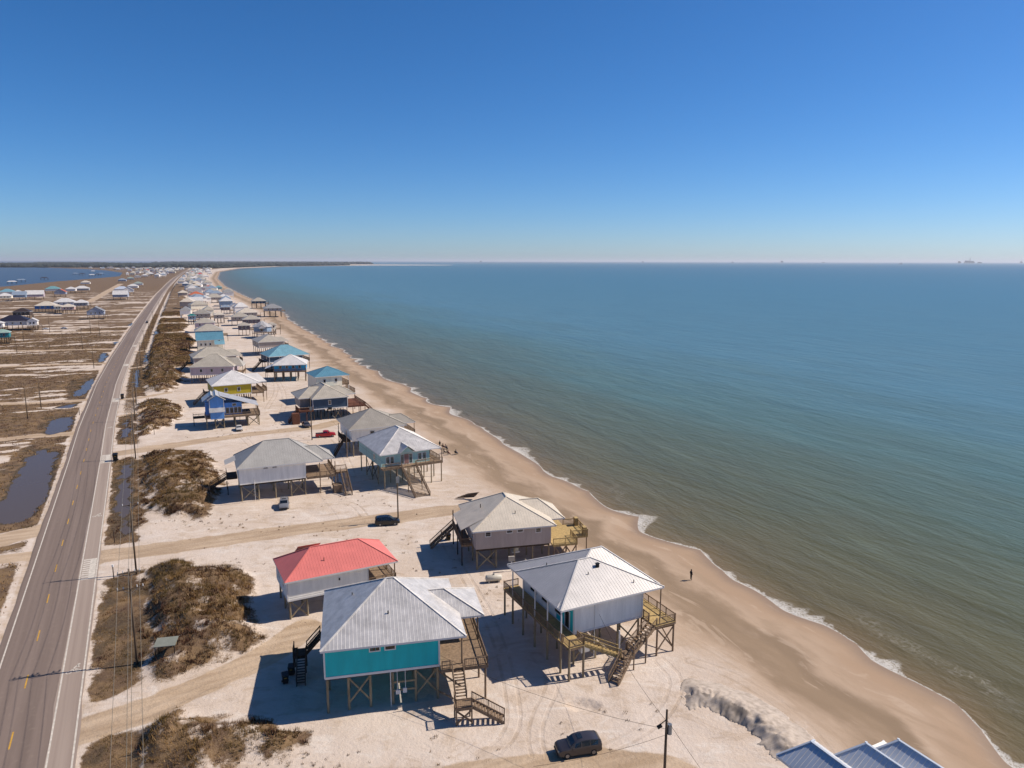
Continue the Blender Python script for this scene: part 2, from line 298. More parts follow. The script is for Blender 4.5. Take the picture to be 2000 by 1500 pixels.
def bar(name, parent, m, p0, p1, th, th2=None, cyl=False):
    p0, p1 = Vector(p0), Vector(p1)
    d = p1 - p0
    o = bpy.data.objects.new(name, unit_cyl(m) if cyl else unit_box(m))
    o.location = (p0 + p1) / 2
    o.rotation_mode = 'QUATERNION'
    o.rotation_quaternion = d.to_track_quat('Z', 'Y')
    o.scale = (th, th2 or th, d.length)
    return link(o, parent)

class MB:
    """Collects boxes, bars and tubes into one mesh."""
    def __init__(s):
        s.v, s.f = [], []
    def add(s, v, f):
        n = len(s.v)
        s.v += [tuple(a) for a in v]
        s.f += [tuple(i + n for i in q) for q in f]
    def box(s, x0, x1, y0, y1, z0, z1):
        s.add([(x0, y0, z0), (x1, y0, z0), (x1, y1, z0), (x0, y1, z0), (x0, y0, z1), (x1, y0, z1), (x1, y1, z1), (x0, y1, z1)], BOXF)
    def bar(s, p0, p1, a, b=None):
        p0, p1 = Vector(p0), Vector(p1)
        b = b or a
        q = (p1 - p0).to_track_quat('Z', 'Y')
        X, Y = q @ Vector((a / 2, 0, 0)), q @ Vector((0, b / 2, 0))
        s.add([p0 - X - Y, p0 + X - Y, p0 + X + Y, p0 - X + Y, p1 - X - Y, p1 + X - Y, p1 + X + Y, p1 - X + Y], BOXF)
    def tube(s, pts, r, n=5):
        rings = []
        pts = [Vector(p) for p in pts]
        for i, p in enumerate(pts):
            t = (pts[min(i + 1, len(pts) - 1)] - pts[max(i - 1, 0)]).normalized()
            q = t.to_track_quat('Z', 'Y')
            rr = r[i] if isinstance(r, (list, tuple)) else r
            rings.append([p + q @ Vector((rr * math.cos(6.2832 * k / n), rr * math.sin(6.2832 * k / n), 0)) for k in range(n)])
        v = [x for g in rings for x in g]
        f = [(i * n + k, i * n + (k + 1) % n, (i + 1) * n + (k + 1) % n, (i + 1) * n + k) for i in range(len(pts) - 1) for k in range(n)]
        f += [tuple(range(n - 1, -1, -1)), tuple((len(pts) - 1) * n + k for k in range(n))]
        s.add(v, f)
    def build(s, name, m, parent=None, smooth=False):
        return mesh_obj(name, s.v, s.f, m, parent, smooth)

# ------------------------------------------------------------------ the road-and-shore frame
TH0 = R(25.0)                              # mean heading of the shore, left of the view axis
AX_S = np.array([-math.sin(TH0), math.cos(TH0)])     # along the coast
AX_T = np.array([math.cos(TH0), math.sin(TH0)])      # towards the sea

def to_st(x, y):
    return x * AX_S[0] + y * AX_S[1], x * AX_T[0] + y * AX_T[1]

def to_xy(s, t):
    return s * AX_S[0] + t * AX_T[0], s * AX_S[1] + t * AX_T[1]

def interp_fn(pts):
    a = np.array([to_st(*p) for p in pts])
    a = a[np.argsort(a[:, 0])]
    # extend the near end straight back behind the camera
    k = (a[1, 1] - a[0, 1]) / max(a[1, 0] - a[0, 0], 1e-3)
    k = max(-0.2, min(0.2, k))
    a = np.vstack([[a[0, 0] - 600, a[0, 1] - 600 * k], a])
    return lambda s: np.interp(s, a[:, 0], a[:, 1])

t_road = interp_fn(ROAD)
_tsh = interp_fn(SHORE)
t_bay0 = interp_fn(BAY)
_bay_s = to_st(*BAY[0])[0]

def t_shore(s):
    s = np.asarray(s, float)
    # beach cusps: rounded bays with sharper horns
    ph = s / 27.0 + 0.9 * np.sin(s / 61.0) + 0.5 * np.sin(s / 19.0)
    cusp = np.abs(np.sin(ph * np.pi))
    return _tsh(s) + np.exp(-np.maximum(s, 0) / 1200) * (1.7 - 3.6 * cusp + 0.5 * np.sin(s / 3.1 + 1.5 * np.sin(s / 11.0)))

def t_bay(s):
    s = np.asarray(s, float)
    return np.where(s < _bay_s, t_bay0(_bay_s) - (_bay_s - s) * 1.2, t_bay0(s))

def _hash(i, j, seed):
    h = (i * 374761393 + j * 668265263 + seed * 974711) & 0x7fffffff
    h = ((h ^ (h >> 13)) * 1274126177) & 0x7fffffff
    return ((h ^ (h >> 16)) & 0xffff) / 65535.0

def vnoise(x, y, seed=0):
    xi, yi = np.floor(x).astype(np.int64), np.floor(y).astype(np.int64)
    fx, fy = x - xi, y - yi
    fx, fy = fx * fx * (3 - 2 * fx), fy * fy * (3 - 2 * fy)
    a, b = _hash(xi, yi, seed), _hash(xi + 1, yi, seed)
    c, d = _hash(xi, yi + 1, seed), _hash(xi + 1, yi + 1, seed)
    return (a * (1 - fx) + b * fx) * (1 - fy) + (c * (1 - fx) + d * fx) * fy

def fbm(x, y, seed=0, oct=4):
    v, a, n = 0.0, 0.5, 0.0
    for k in range(oct):
        v = v + a * vnoise(x * 2 ** k, y * 2 ** k, seed + k * 17)
        n += a
        a *= 0.5
    return v / n

def sdf_poly(x, y, poly):
    """Signed distance, positive inside."""
    p = np.array(poly, float)
    d = np.full(x.shape, 1e9)
    ins = np.zeros(x.shape, bool)
    for (ax, ay), (bx, by) in zip(p, np.roll(p, -1, 0)):
        ex, ey = bx - ax, by - ay
        u = np.clip(((x - ax) * ex + (y - ay) * ey) / (ex * ex + ey * ey + 1e-9), 0, 1)
        d = np.minimum(d, np.hypot(x - ax - u * ex, y - ay - u * ey))
        c = ((ay > y) != (by > y)) & (x < (bx - ax) * (y - ay) / (by - ay + 1e-12) + ax)
        ins ^= c
    return np.where(ins, d, -d)

def dist_line(x, y, pts):
    d = np.full(x.shape, 1e9)
    for (ax, ay), (bx, by) in zip(pts[:-1], pts[1:]):
        ex, ey = bx - ax, by - ay
        u = np.clip(((x - ax) * ex + (y - ay) * ey) / (ex * ex + ey * ey + 1e-9), 0, 1)
        d = np.minimum(d, np.hypot(x - ax - u * ex, y - ay - u * ey))
    return d

def near(x, y, pts, m):
    p = np.array(pts, float)
    return (x > p[:, 0].min() - m) & (x < p[:, 0].max() + m) & (y > p[:, 1].min() - m) & (y < p[:, 1].max() + m)

def sstep(a, b, v):
    u = np.clip((v - a) / (b - a), 0, 1)
    return u * u * (3 - 2 * u)

SPOIL = [(19.6, 76.8), (23.6, 76.2), (26.4, 73.2), (27.9, 69.8), (28.7, 66.0)]      # crest of the dug sand heap

def ground_fields(x, y):
    """Height and cover masks of the land at world points."""
    s, t = to_st(x, y)
    tr = t - t_road(s)                      # right of the road centre
    di = t_shore(s) - t                     # inland of the waterline
    db = t - t_bay(s)
    z = np.zeros_like(x)
    veg = np.zeros_like(x)
    dirt = np.zeros_like(x)
    mud = np.zeros_like(x)
    # hummocks of sand
    hum = fbm(x / 7, y / 7, 3, 3) - 0.5
    z += 0.35 * hum * sstep(7, 12, tr) * sstep(18, 30, di)
    # dunes: surveyed mounds near the camera
    for poly, h in MOUNDS:
        k = near(x, y, poly, 8)
        if not k.any():
            continue
        xx, yy = x[k], y[k]
        d = sdf_poly(xx, yy, poly) + 4.0 * (fbm(xx / 4, yy / 4, 11, 3) - 0.5)
        e = sstep(-0.5, 5.5, d)
        z[k] += 0.78 * h * e * (0.45 + 1.0 * fbm(xx / 5, yy / 5, 5, 3)) + 0.45 * e * (vnoise(xx / 1.2, yy / 1.2, 8) - 0.5)
        veg[k] = np.maximum(veg[k], sstep(-2.2, 2.8, d + 5.0 * (fbm(xx / 3, yy / 3, 21, 4) - 0.5)) * (0.55 + 0.45 * sstep(0.36, 0.50, fbm(xx / 2.2, yy / 2.2, 23, 3))))
    # the same dune belt farther along the road
    far = sstep(330, 360, s) * sstep(13, 17, tr) * (1 - sstep(30, 40, tr + 10 * (fbm(s / 30, t / 30, 31, 2) - 0.5)))
    gap = sstep(0.22, 0.34, fbm(s / 26, tr / 60, 41, 2))
    z += 2.0 * far * gap * (0.5 + fbm(s / 9, t / 9, 43, 3))
    veg = np.maximum(veg, far * gap)
    # flats left of the road: scrub with bare strips running away from the road
    left = sstep(-4.6, -6.5, tr)
    wp = 9 * (fbm(x / 18, y / 18, 49, 3) - 0.5)
    st = fbm((s + wp) / 11.0, (t + 2 * wp) / 38.0, 51, 4)
    st2 = fbm((s + wp) / 4.0, t / 11.0, 53, 4)
    lv = sstep(0.40, 0.56, 0.56 * st + 0.44 * st2 + 0.05 + 0.12 * (1 - sstep(122, 150, s)))
    veg = np.maximum(veg, left * lv)
    z += 0.5 * left * lv * sstep(-8, -14, tr) * fbm(x / 6, y / 6, 57, 3)
    # far end of the island: scrub everywhere between the houses
    veg = np.maximum(veg, sstep(900, 1500, s) * sstep(40, 60, di) * 0.8)
    veg *= 1 - sstep(1300, 2200, s) * (1 - sstep(90, 130, di))
    for poly in WETVEG:
        k = near(x, y, poly, 4)
        if k.any():
            xx, yy = x[k], y[k]
            d = sdf_poly(xx, yy, poly) + 4.5 * (fbm(xx / 3, yy / 3, 61, 4) - 0.5)
            e = sstep(-1.2, 1.4, d)
            veg[k] = np.maximum(veg[k], 0.95 * e)
            mud[k] = np.maximum(mud[k], 0.62 * e * sstep(0.42, 0.62, fbm(xx / 4, yy / 4, 63, 3)))
            z[k] = z[k] * (1 - e) - 0.12 * e
    # verge ditch along the road
    dit = sstep(7.0, 8.5, tr) * (1 - sstep(11, 13.5, tr)) * sstep(180, 330, s)
    veg = np.maximum(veg, 0.8 * dit)
    mud = np.maximum(mud, 0.3 * dit)
    for pts, w in TRACKS:
        k = near(x, y, pts, w)
        if k.any():
            d = dist_line(x[k], y[k], pts) + 1.3 * (fbm(x[k] / 4, y[k] / 4, 71, 3) - 0.5)
            e = 1 - sstep(w * 0.32, w * 0.62, d)
            dirt[k] = np.maximum(dirt[k], e)
            veg[k] *= (1 - e)
            mud[k] *= (1 - e)
            z[k] *= (1 - 0.9 * e)
            rut = np.exp(-((d - 0.9) / 0.35) ** 2) * (w < 9)
            z[k] -= 0.06 * rut * e
    for poly in PUDDLES:
        k = near(x, y, poly, 5)
        if k.any():
            d = sdf_poly(x[k], y[k], poly) - 0.7 + 4.0 * (fbm(x[k] / 2.2, y[k] / 4.5, 67, 4) - 0.5)
            e = sstep(-1.6, 0.4, d)
            mud[k] = np.maximum(mud[k], e)
            z[k] = z[k] * (1 - e) - 0.45 * sstep(-0.6, 1.2, d)
    # road bed
    bed = sstep(-5.6, -4.4, tr) * (1 - sstep(6.1, 6.9, tr + 0.8 * (fbm(x / 3, y / 3, 73, 3) - 0.5)))
    z = z * (1 - bed) - 0.06 * bed
    veg *= (1 - bed)
    mud *= (1 - bed)
    dirt = np.maximum(dirt, 0.5 * bed)
    # dug heap of grey sand and the little pit
    wet = np.zeros_like(x)
    d = np.hypot((x - 8.4) / 2.4, (y - 75.4) / 1.1) + 0.9 * (fbm(x / 1.5, y / 1.5, 87, 3) - 0.5)
    z -= 0.55 * (1 - sstep(0.75, 0.95, d))
    # beach profile
    beach = np.interp(di, [-400, -60, -8, 0, 5, 9, 11.5, 14, 20, 34], [-9, -3.5, -1.25, -0.6, -0.28, -0.2, -0.30, -0.12, 0.0, 0.0])
    z = np.where(di < 34, beach + z * sstep(8, 26, di), z)
    veg *= sstep(22, 34, di)
    z = np.where(db < 14, np.interp(db, [-60, 0, 14], [-4, -0.75, 0.0]), z)
    return z, veg, dirt, mud, wet, di, s, tr

def rut_field(x, y):
    d = np.full(x.shape, 50.0)
    for pts in RUTS:
        pts = [np.array(q) for q in pts]
        for _ in range(2):
            pts = [pts[0]] + [q for a, b in zip(pts[:-1], pts[1:]) for q in (a * .75 + b * .25, a * .25 + b * .75)] + [pts[-1]]
        k = near(x, y, pts, 4)
        if k.any():
            d[k] = np.minimum(d[k], dist_line(x[k], y[k], pts))
    return d

def axis(knots):
    """Graded coordinates from (start, step) knots."""
    out = [knots[0][0]]
    for (a, da), (b, db_) in zip(knots[:-1], knots[1:]):
        while out[-1] < b:
            f = (out[-1] - a) / (b - a)
            out.append(out[-1] + da * (db_ / da) ** max(f, 0))
    return np.array(out)

def grid_mesh(name, X, Y, Z, m, attrs, smooth=True):
    ns, nt = X.shape
    co = np.stack([X, Y, Z], -1).reshape(-1, 3).astype(np.float32)
    i = np.arange(ns * nt).reshape(ns, nt)
    q = np.stack([i[:-1, :-1], i[:-1, 1:], i[1:, 1:], i[1:, :-1]], -1).reshape(-1, 4)
    me = bpy.data.meshes.new(name)
    me.vertices.add(len(co))
    me.vertices.foreach_set('co', co.ravel())
    me.loops.add(q.size)
    me.loops.foreach_set('vertex_index', q.ravel().astype(np.int32))
    me.polygons.add(len(q))
    me.polygons.foreach_set('loop_start', np.arange(0, q.size, 4, dtype=np.int32))
    me.polygons.foreach_set('loop_total', np.full(len(q), 4, dtype=np.int32))
    me.update(calc_edges=True)
    if smooth:
        me.polygons.foreach_set('use_smooth', np.ones(len(q), bool))
    for k, (typ, arr) in attrs.items():
        a = me.attributes.new(k, typ, 'POINT')
        a.data.foreach_set('value' if typ == 'FLOAT' else 'vector' if typ == 'FLOAT_VECTOR' else 'color', np.ascontiguousarray(arr, np.float32).ravel())
    me.materials.append(m)
    return link(bpy.data.objects.new(name, me))

# ------------------------------------------------------------------ node shorthand
class NT:
    def __init__(s, name):
        s.m = bpy.data.materials.new(name)
        s.m.use_nodes = True
        s.t = s.m.node_tree
        s.b = s.t.nodes['Principled BSDF']
    def n(s, typ, **kw):
        o = s.t.nodes.new('ShaderNode' + typ)
        for k, v in kw.items():
            if k.startswith('i_'):
                key = k[2:].replace('_', ' ')
                o.inputs[int(key) if key.isdigit() else key].default_value = v
            else:
                setattr(o, k, v)
        return o
    def l(s, a, b):
        s.t.links.new(a, b)
    def attr(s, name):
        return s.n('Attribute', attribute_name=name)
    def math(s, op, a, b=None, clamp=False):
        o = s.n('Math', operation=op, use_clamp=clamp)
        for k, v in enumerate((a, b)):
            if v is None: continue
            if isinstance(v, (int, float)): o.inputs[k].default_value = v
            else: s.l(v, o.inputs[k])
        return o.outputs[0]
    def noise(s, vec, scale, detail=4.0, rough=0.6, dist=0.0):
        o = s.n('TexNoise')
        o.inputs['Scale'].default_value = scale
        o.inputs['Detail'].default_value = detail
        o.inputs['Roughness'].default_value = rough
        o.inputs['Distortion'].default_value = dist
        s.l(vec, o.inputs['Vector'])
        return o.outputs['Fac']
    def map(s, vec, scale=(1, 1, 1), rot=(0, 0, 0)):
        o = s.n('Mapping')
        o.inputs['Scale'].default_value = scale
        o.inputs['Rotation'].default_value = rot
        s.l(vec, o.inputs['Vector'])
        return o.outputs[0]
    def ramp(s, fac, stops):
        o = s.n('ValToRGB')
        e = o.color_ramp.elements
        while len(e) < len(stops): e.new(0.5)
        for el, (p, c) in zip(e, stops):
            el.position = p
            el.color = tuple(q * ALB for q in c[:3]) + (1,)
        s.l(fac, o.inputs[0])
        return o.outputs[0]
    def smooth(s, v, a, b):
        o = s.n('MapRange', interpolation_type='SMOOTHSTEP')
        o.inputs['From Min'].default_value = a
        o.inputs['From Max'].default_value = b
        s.l(v, o.inputs['Value'])
        return o.outputs[0]
    def mix(s, f, a, b):
        o = s.n('Mix', data_type='RGBA')
        if isinstance(f, (int, float)): o.inputs[0].default_value = f
        else: s.l(f, o.inputs[0])
        for k, v in ((6, a), (7, b)):
            if isinstance(v, tuple): o.inputs[k].default_value = tuple(q * ALB for q in v[:3]) + (1,)
            else: s.l(v, o.inputs[k])
        return o.outputs[2]

def ground_material():
    g = NT('ground_sand_and_scrub')
    pos = g.n('NewGeometry').outputs['Position']
    msk = g.n('SeparateColor')
    g.l(g.attr('cover').outputs['Color'], msk.inputs[0])
    veg, dirt, mud = msk.outputs[0], msk.outputs[1], msk.outputs[2]
    wet = g.attr('cover').outputs['Alpha']
    di = g.attr('inland').outputs['Fac']
    st = g.attr('road_frame').outputs['Vector']
    nb = g.noise(pos, 0.045, 4, 0.6)
    nm = g.noise(pos, 0.35, 5, 0.6)
    nf = g.noise(pos, 2.2, 5, 0.65)
    nff = g.noise(pos, 9.0, 3, 0.6)
    # dry quartz sand, blotchy
    sand = g.mix(g.smooth(nb, 0.3, 0.7), (0.71, 0.600, 0.510, 1), (0.63, 0.505, 0.400, 1))
    sand = g.mix(g.math('MULTIPLY', g.smooth(nm, 0.50, 0.76), 0.70), sand, (0.52, 0.39, 0.275, 1))
    sand = g.mix(g.math('MULTIPLY', g.smooth(nf, 0.60, 0.80), 0.35), sand, (0.42, 0.33, 0.25, 1))
    nw = g.noise(g.map(pos, (1, 2.2, 1), (0, 0, R(30))), 0.16, 5, 0.7, 1.2)
    sand = g.mix(g.math('MULTIPLY', g.smooth(nw, 0.52, 0.66), 0.55), sand, (0.77, 0.69, 0.61, 1))
    sand = g.mix(g.math('MULTIPLY', g.smooth(nw, 0.46, 0.36), 0.45), sand, (0.47, 0.35, 0.245, 1))
    # bare vehicle tracks
    stv = g.map(st, (0.35, 0.06, 1))
    nst = g.noise(stv, 1.6, 4, 0.6)
    dcol = g.mix(g.smooth(nst, 0.3, 0.7), (0.38, 0.26, 0.155, 1), (0.58, 0.43, 0.29, 1))
    c = g.mix(g.math('MULTIPLY', g.smooth(g.math('ADD', dirt, g.math('MULTIPLY', g.math('SUBTRACT', nm, 0.5), 0.7)), 0.25, 0.7), 0.85), sand, dcol)
    # wheel ruts: two worn bands either side of each driven line
    ru = g.math('ADD', g.attr('rut').outputs['Fac'], g.math('MULTIPLY', g.math('SUBTRACT', nf, 0.5), 0.25))
    band = g.math('MULTIPLY', g.smooth(ru, 0.42, 0.62), g.math('SUBTRACT', 1.0, g.smooth(ru, 0.85, 1.05)))
    c = g.mix(g.math('MULTIPLY', band, g.math('MULTIPLY', g.smooth(nm, 0.36, 0.62), 0.42)), c, (0.42, 0.31, 0.215, 1))
    # wet foreshore: smooth brown sand, darker runnel
    dn = g.math('ADD', di, g.math('MULTIPLY', g.math('SUBTRACT', g.noise(g.map(st, (0.05, 0.12, 1)), 1.0, 5, 0.6), 0.5), 16.0))
    wetc = g.mix(g.smooth(dn, 2, 9), (0.42, 0.29, 0.19, 1), (0.50, 0.365, 0.255, 1))
    run = g.math('MULTIPLY', g.smooth(dn, 7.5, 11), g.math('SUBTRACT', 1.0, g.smooth(dn, 13, 18)))
    wetc = g.mix(g.math('MULTIPLY', run, 0.8), wetc, (0.26, 0.18, 0.11, 1))
    fw = g.math('SUBTRACT', 1.0, g.smooth(dn, 15, 27))
    c = g.mix(fw, c, wetc)
    wl_ = g.noise(g.map(st, (0.09, 0.30, 1)), 1.0, 5, 0.65, 0.8)
    c = g.mix(g.math('MULTIPLY', g.math('MULTIPLY', fw, g.smooth(wl_, 0.52, 0.64)), 0.45), c, (0.36, 0.255, 0.165, 1))
    c = g.mix(g.math('MULTIPLY', g.math('MULTIPLY', fw, g.smooth(wl_, 0.42, 0.34)), 0.4), c, (0.60, 0.46, 0.34, 1))
    soak = g.math('SUBTRACT', 1.0, g.smooth(di, 0.2, 3.2))
    c = g.mix(g.math('MULTIPLY', soak, 0.6), c, (0.24, 0.165, 0.105, 1))
    # dug-out grey sand
    c = g.mix(g.math('MULTIPLY', wet, 0.9), c, (0.13, 0.105, 0.085, 1))
    # scrub litter
    vn = g.math('ADD', veg, g.math('ADD', g.math('MULTIPLY', g.math('SUBTRACT', nm, 0.5), 0.7), g.math('MULTIPLY', g.math('SUBTRACT', nf, 0.5), 0.7)))
    vcol = g.mix(g.smooth(nm, 0.35, 0.65), (0.100, 0.056, 0.034, 1), (0.22, 0.135, 0.066, 1))
    vcol = g.mix(g.math('MULTIPLY', g.smooth(nff, 0.4, 0.7), 0.4), vcol, (0.38, 0.28, 0.17, 1))
    c = g.mix(g.smooth(vn, 0.38, 0.72), c, vcol)
    mcol = g.mix(g.smooth(nf, 0.4, 0.7), (0.055, 0.040, 0.026, 1), (0.13, 0.09, 0.05, 1))
    c = g.mix(g.smooth(g.math('ADD', mud, g.math('MULTIPLY', g.math('SUBTRACT', nf, 0.5), 0.5)), 0.3, 0.8), c, mcol)
    g.l(c, g.b.inputs['Base Color'])
    rg = g.math('SUBTRACT', 0.95, g.math('MULTIPLY', soak, 0.45))
    g.l(rg, g.b.inputs['Roughness'])
    g.b.inputs['Specular IOR Level'].default_value = 0.25
    dry = g.math('SUBTRACT', 1.0, g.math('MULTIPLY', fw, 0.8))
    h = g.math('ADD', g.math('MULTIPLY', nm, 0.5), g.math('ADD', g.math('MULTIPLY', nf, 0.36), g.math('MULTIPLY', nff, 0.09)))
    h = g.math('SUBTRACT', h, g.math('MULTIPLY', band, 0.10))
    bp = g.n('Bump')
    bp.inputs['Distance'].default_value = 0.5
    g.l(g.math('MULTIPLY', dry, 0.55), bp.inputs['Strength'])
    g.l(h, bp.inputs['Height'])
    g.l(bp.outputs[0], g.b.inputs['Normal'])
    return g.m

def sea_material():
    g = NT('sea_water')
    pos = g.n('NewGeometry').outputs['Position']
    off = g.attr('offshore').outputs['Fac']
    st = g.attr('road_frame').outputs['Vector']
    n1 = g.noise(g.map(st, (0.006, 0.02, 1)), 1.0, 4, 0.6)
    lo = g.math('ADD', g.math('LOGARITHM', g.math('MAXIMUM', g.math('ADD', off, 3.0), 1.0), 10.0), g.math('MULTIPLY', g.math('SUBTRACT', n1, 0.5), 0.55))
    f = g.math('DIVIDE', lo, 4.0, clamp=True)
    c = g.ramp(f, [(0.11, (0.210, 0.152, 0.085)), (0.24, (0.146, 0.124, 0.068)), (0.36, (0.120, 0.122, 0.070)), (0.44, (0.104, 0.136, 0.094)), (0.50, (0.096, 0.168, 0.155)),
                   (0.58, (0.092, 0.198, 0.245)), (0.76, (0.050, 0.158, 0.216)), (1.0, (0.028, 0.110, 0.160))])
    sk = g.noise(g.map(st, (0.03, 0.24, 1), (0, 0, R(-20))), 1.0, 5, 0.65, 0.6)
    vs = g.n('VectorMath', operation='SCALE')
    g.l(c, vs.inputs[0])
    sk2 = g.noise(g.map(st, (0.010, 0.07, 1), (0, 0, R(-24))), 1.0, 4, 0.6, 0.4)
    g.l(g.math('ADD', 0.52, g.math('MULTIPLY', g.math('ADD', g.math('MULTIPLY', sk, 0.6), g.math('MULTIPLY', sk2, 0.4)), 0.96)), vs.inputs['Scale'])
    c = vs.outputs[0]
    c = g.mix(g.attr('bay').outputs['Fac'], c, (0.052, 0.070, 0.105))
    # foam: a lacy edge on the wash, wider where a wave has just broken
    sv = g.n('SeparateXYZ')
    g.l(st, sv.inputs[0])
    cs = g.n('CombineXYZ')
    g.l(sv.outputs[0], cs.inputs[0])
    wv = g.smooth(g.noise(g.map(cs.outputs[0], (0.05, 1, 1)), 1.0, 4, 0.6), 0.45, 0.68)
    width = g.math('ADD', 0.35, g.math('MULTIPLY', wv, 6.5))
    lace = g.noise(pos, 0.8, 6, 0.7, 2.2)
    fine = g.noise(pos, 3.0, 3, 0.6, 1.0)
    u = g.math('DIVIDE', off, width)
    core = g.math('SUBTRACT', 1.0, g.smooth(u, 0.05, 1.0))
    front = g.smooth(g.math('ADD', off, g.math('MULTIPLY', g.math('SUBTRACT', lace, 0.5), 2.0)), -1.4, 0.2)
    web = g.math('SUBTRACT', 1.0, g.math('MULTIPLY', g.math('ABSOLUTE', g.math('SUBTRACT', lace, 0.5)), 9.0), clamp=True)
    fm = g.math('MAXIMUM', g.math('MULTIPLY', web, g.smooth(core, 0.02, 0.5)), g.smooth(g.math('ADD', g.math('MULTIPLY', core, 0.6), g.math('SUBTRACT', fine, 0.5)), 0.42, 0.62))
    fm = g.math('MULTIPLY', g.math('MULTIPLY', fm, g.smooth(core, 0.0, 0.2)), front)
    # a second, broken breaker a few metres out
    bo = g.math('ADD', off, g.math('MULTIPLY', g.math('SUBTRACT', g.noise(g.map(cs.outputs[0], (0.09, 1, 1)), 1.0, 4, 0.6), 0.5), 14.0))
    b2 = g.math('MULTIPLY', g.smooth(bo, 5.0, 6.6), g.math('SUBTRACT', 1.0, g.smooth(bo, 6.8, 9.0)))
    b2 = g.math('MULTIPLY', g.math('MULTIPLY', b2, g.smooth(lace, 0.46, 0.6)), g.smooth(g.noise(g.map(cs.outputs[0], (0.028, 1, 1)), 1.0, 2, 0.5), 0.50, 0.62))
    fm = g.math('MAXIMUM', fm, g.math('MULTIPLY', b2, 0.22))
    # stray flecks farther out
    fl = g.smooth(g.noise(g.map(st, (0.10, 0.35, 1)), 1.0, 6, 0.7), 0.735, 0.80)
    fl = g.math('MULTIPLY', g.math('MULTIPLY', fl, 0.35), g.math('SUBTRACT', 1.0, g.smooth(off, 5, 60)))
    foam = g.math('MAXIMUM', fm, fl)
    c = g.mix(g.math('MULTIPLY', foam, 0.85), c, (0.70, 0.67, 0.62, 1))
    g.l(c, g.b.inputs['Base Color'])
    g.l(g.math('ADD', 0.28, g.math('MULTIPLY', foam, 0.5)), g.b.inputs['Roughness'])
    g.b.inputs['IOR'].default_value = 1.33
    g.b.inputs['Specular IOR Level'].default_value = 0.10
    w1 = g.noise(g.map(st, (0.05, 0.16, 1), (0, 0, R(-14))), 1.0, 3, 0.55, 0.4)
    w2 = g.noise(g.map(st, (0.22, 0.6, 1), (0, 0, R(12))), 1.0, 4, 0.6, 0.5)
    w3 = g.noise(pos, 1.6, 4, 0.6)
    h = g.math('ADD', g.math('MULTIPLY', w1, 1.0), g.math('ADD', g.math('MULTIPLY', w2, 0.45), g.math('MULTIPLY', w3, 0.14)))
    bp = g.n('Bump')
    bp.inputs['Strength'].default_value = 0.75
    bp.inputs['Distance'].default_value = 0.8
    g.l(h, bp.inputs['Height'])
    g.l(bp.outputs[0], g.b.inputs['Normal'])
    return g.m

# ------------------------------------------------------------------ land sheet
S_AX = axis([(30, 0.6), (52, 0.36), (88, 0.36), (100, 0.6), (190, 0.6), (420, 1.6), (1200, 8), (4000, 60), (14500, 300)])
T_AX = axis([(-120, 1.6), (-14, 0.7), (14, 0.45), (45, 0.6), (76, 0.5), (80, 0.36), (100, 0.36), (106, 0.7), (135, 0.7), (190, 4)])
T_LF = -120 - np.cumsum(1.6 * 1.07 ** np.arange(1, 72))
T_RT = 190 + np.cumsum(5 * 1.16 ** np.arange(1, 40))
T_ALL = np.concatenate([T_LF[::-1], T_AX, T_RT])
SS, TT = np.meshgrid(S_AX, T_ALL, indexing='ij')
TT = TT + t_road(SS)
GX, GY = to_xy(SS, TT)
gz, gveg, gdirt, gmud, gwet, gdi, gs, gtr = ground_fields(GX.ravel(), GY.ravel())
ground = grid_mesh('ground', GX, GY, gz.reshape(GX.shape), ground_material(), dict(
    cover=('FLOAT_COLOR', np.stack([gveg, gdirt, gmud, gwet], -1)), inland=('FLOAT', gdi), rut=('FLOAT', rut_field(GX.ravel(), GY.ravel())),
    road_frame=('FLOAT_VECTOR', np.stack([gs, gtr, 0 * gs], -1))))
tag(ground, 'pale sand barrier island with scrub and beach', kind='structure')

# ------------------------------------------------------------------ sea sheet (gulf on the right, bay behind the island)
OFF = np.concatenate([-3000 - np.cumsum(200 * 1.25 ** np.arange(22))[::-1], np.linspace(-3000, -60, 60), np.arange(-50, -8, 6), axis([(-8, 0.8), (30, 1.0), (200, 8), (2000, 100), (70000, 6000)])])
S_SEA = axis([(-400, 20), (30, 2.0), (400, 3.0), (1200, 8), (4000, 60), (14500, 400), (90000, 9000)])
SS2, OO = np.meshgrid(S_SEA, OFF, indexing='ij')
TT2 = OO + t_shore(np.clip(SS2, -400, 9500))
WX, WY = to_xy(SS2, TT2)
seaz = np.full(WX.shape, -0.6)
sea = grid_mesh('sea', WX, WY, seaz, sea_material(), dict(offshore=('FLOAT', np.where(OO < -20, 3000.0, OO).ravel()), bay=('FLOAT', (OO < -20).astype(float).ravel()),
    road_frame=('FLOAT_VECTOR', np.stack([SS2.ravel(), TT2.ravel(), 0 * SS2.ravel()], -1))))
tag(sea, 'calm blue-green gulf water with a brown edge and thin surf', kind='structure')

# ------------------------------------------------------------------ standing water in the ditches
PW = NT('ditch_water')
PW.b.inputs['Base Color'].default_value = (0.085, 0.064, 0.050, 1)
PW.b.inputs['Roughness'].default_value = 0.16
PW.b.inputs['Specular IOR Level'].default_value = 0.22
PW.b.inputs['IOR'].default_value = 1.33
_pn = PW.noise(PW.n('NewGeometry').outputs['Position'], 1.2, 3, 0.6)
_pb = PW.n('Bump')
_pb.inputs['Strength'].default_value = 0.05
PW.l(_pn, _pb.inputs['Height'])
PW.l(_pb.outputs[0], PW.b.inputs['Normal'])

def smooth_loop(poly, it=2):
    p = [np.array(q, float) for q in poly]
    for _ in range(it):
        q = []
        for a, b in zip(p, p[1:] + p[:1]):
            q += [a * 0.75 + b * 0.25, a * 0.25 + b * 0.75]
        p = q
    return p

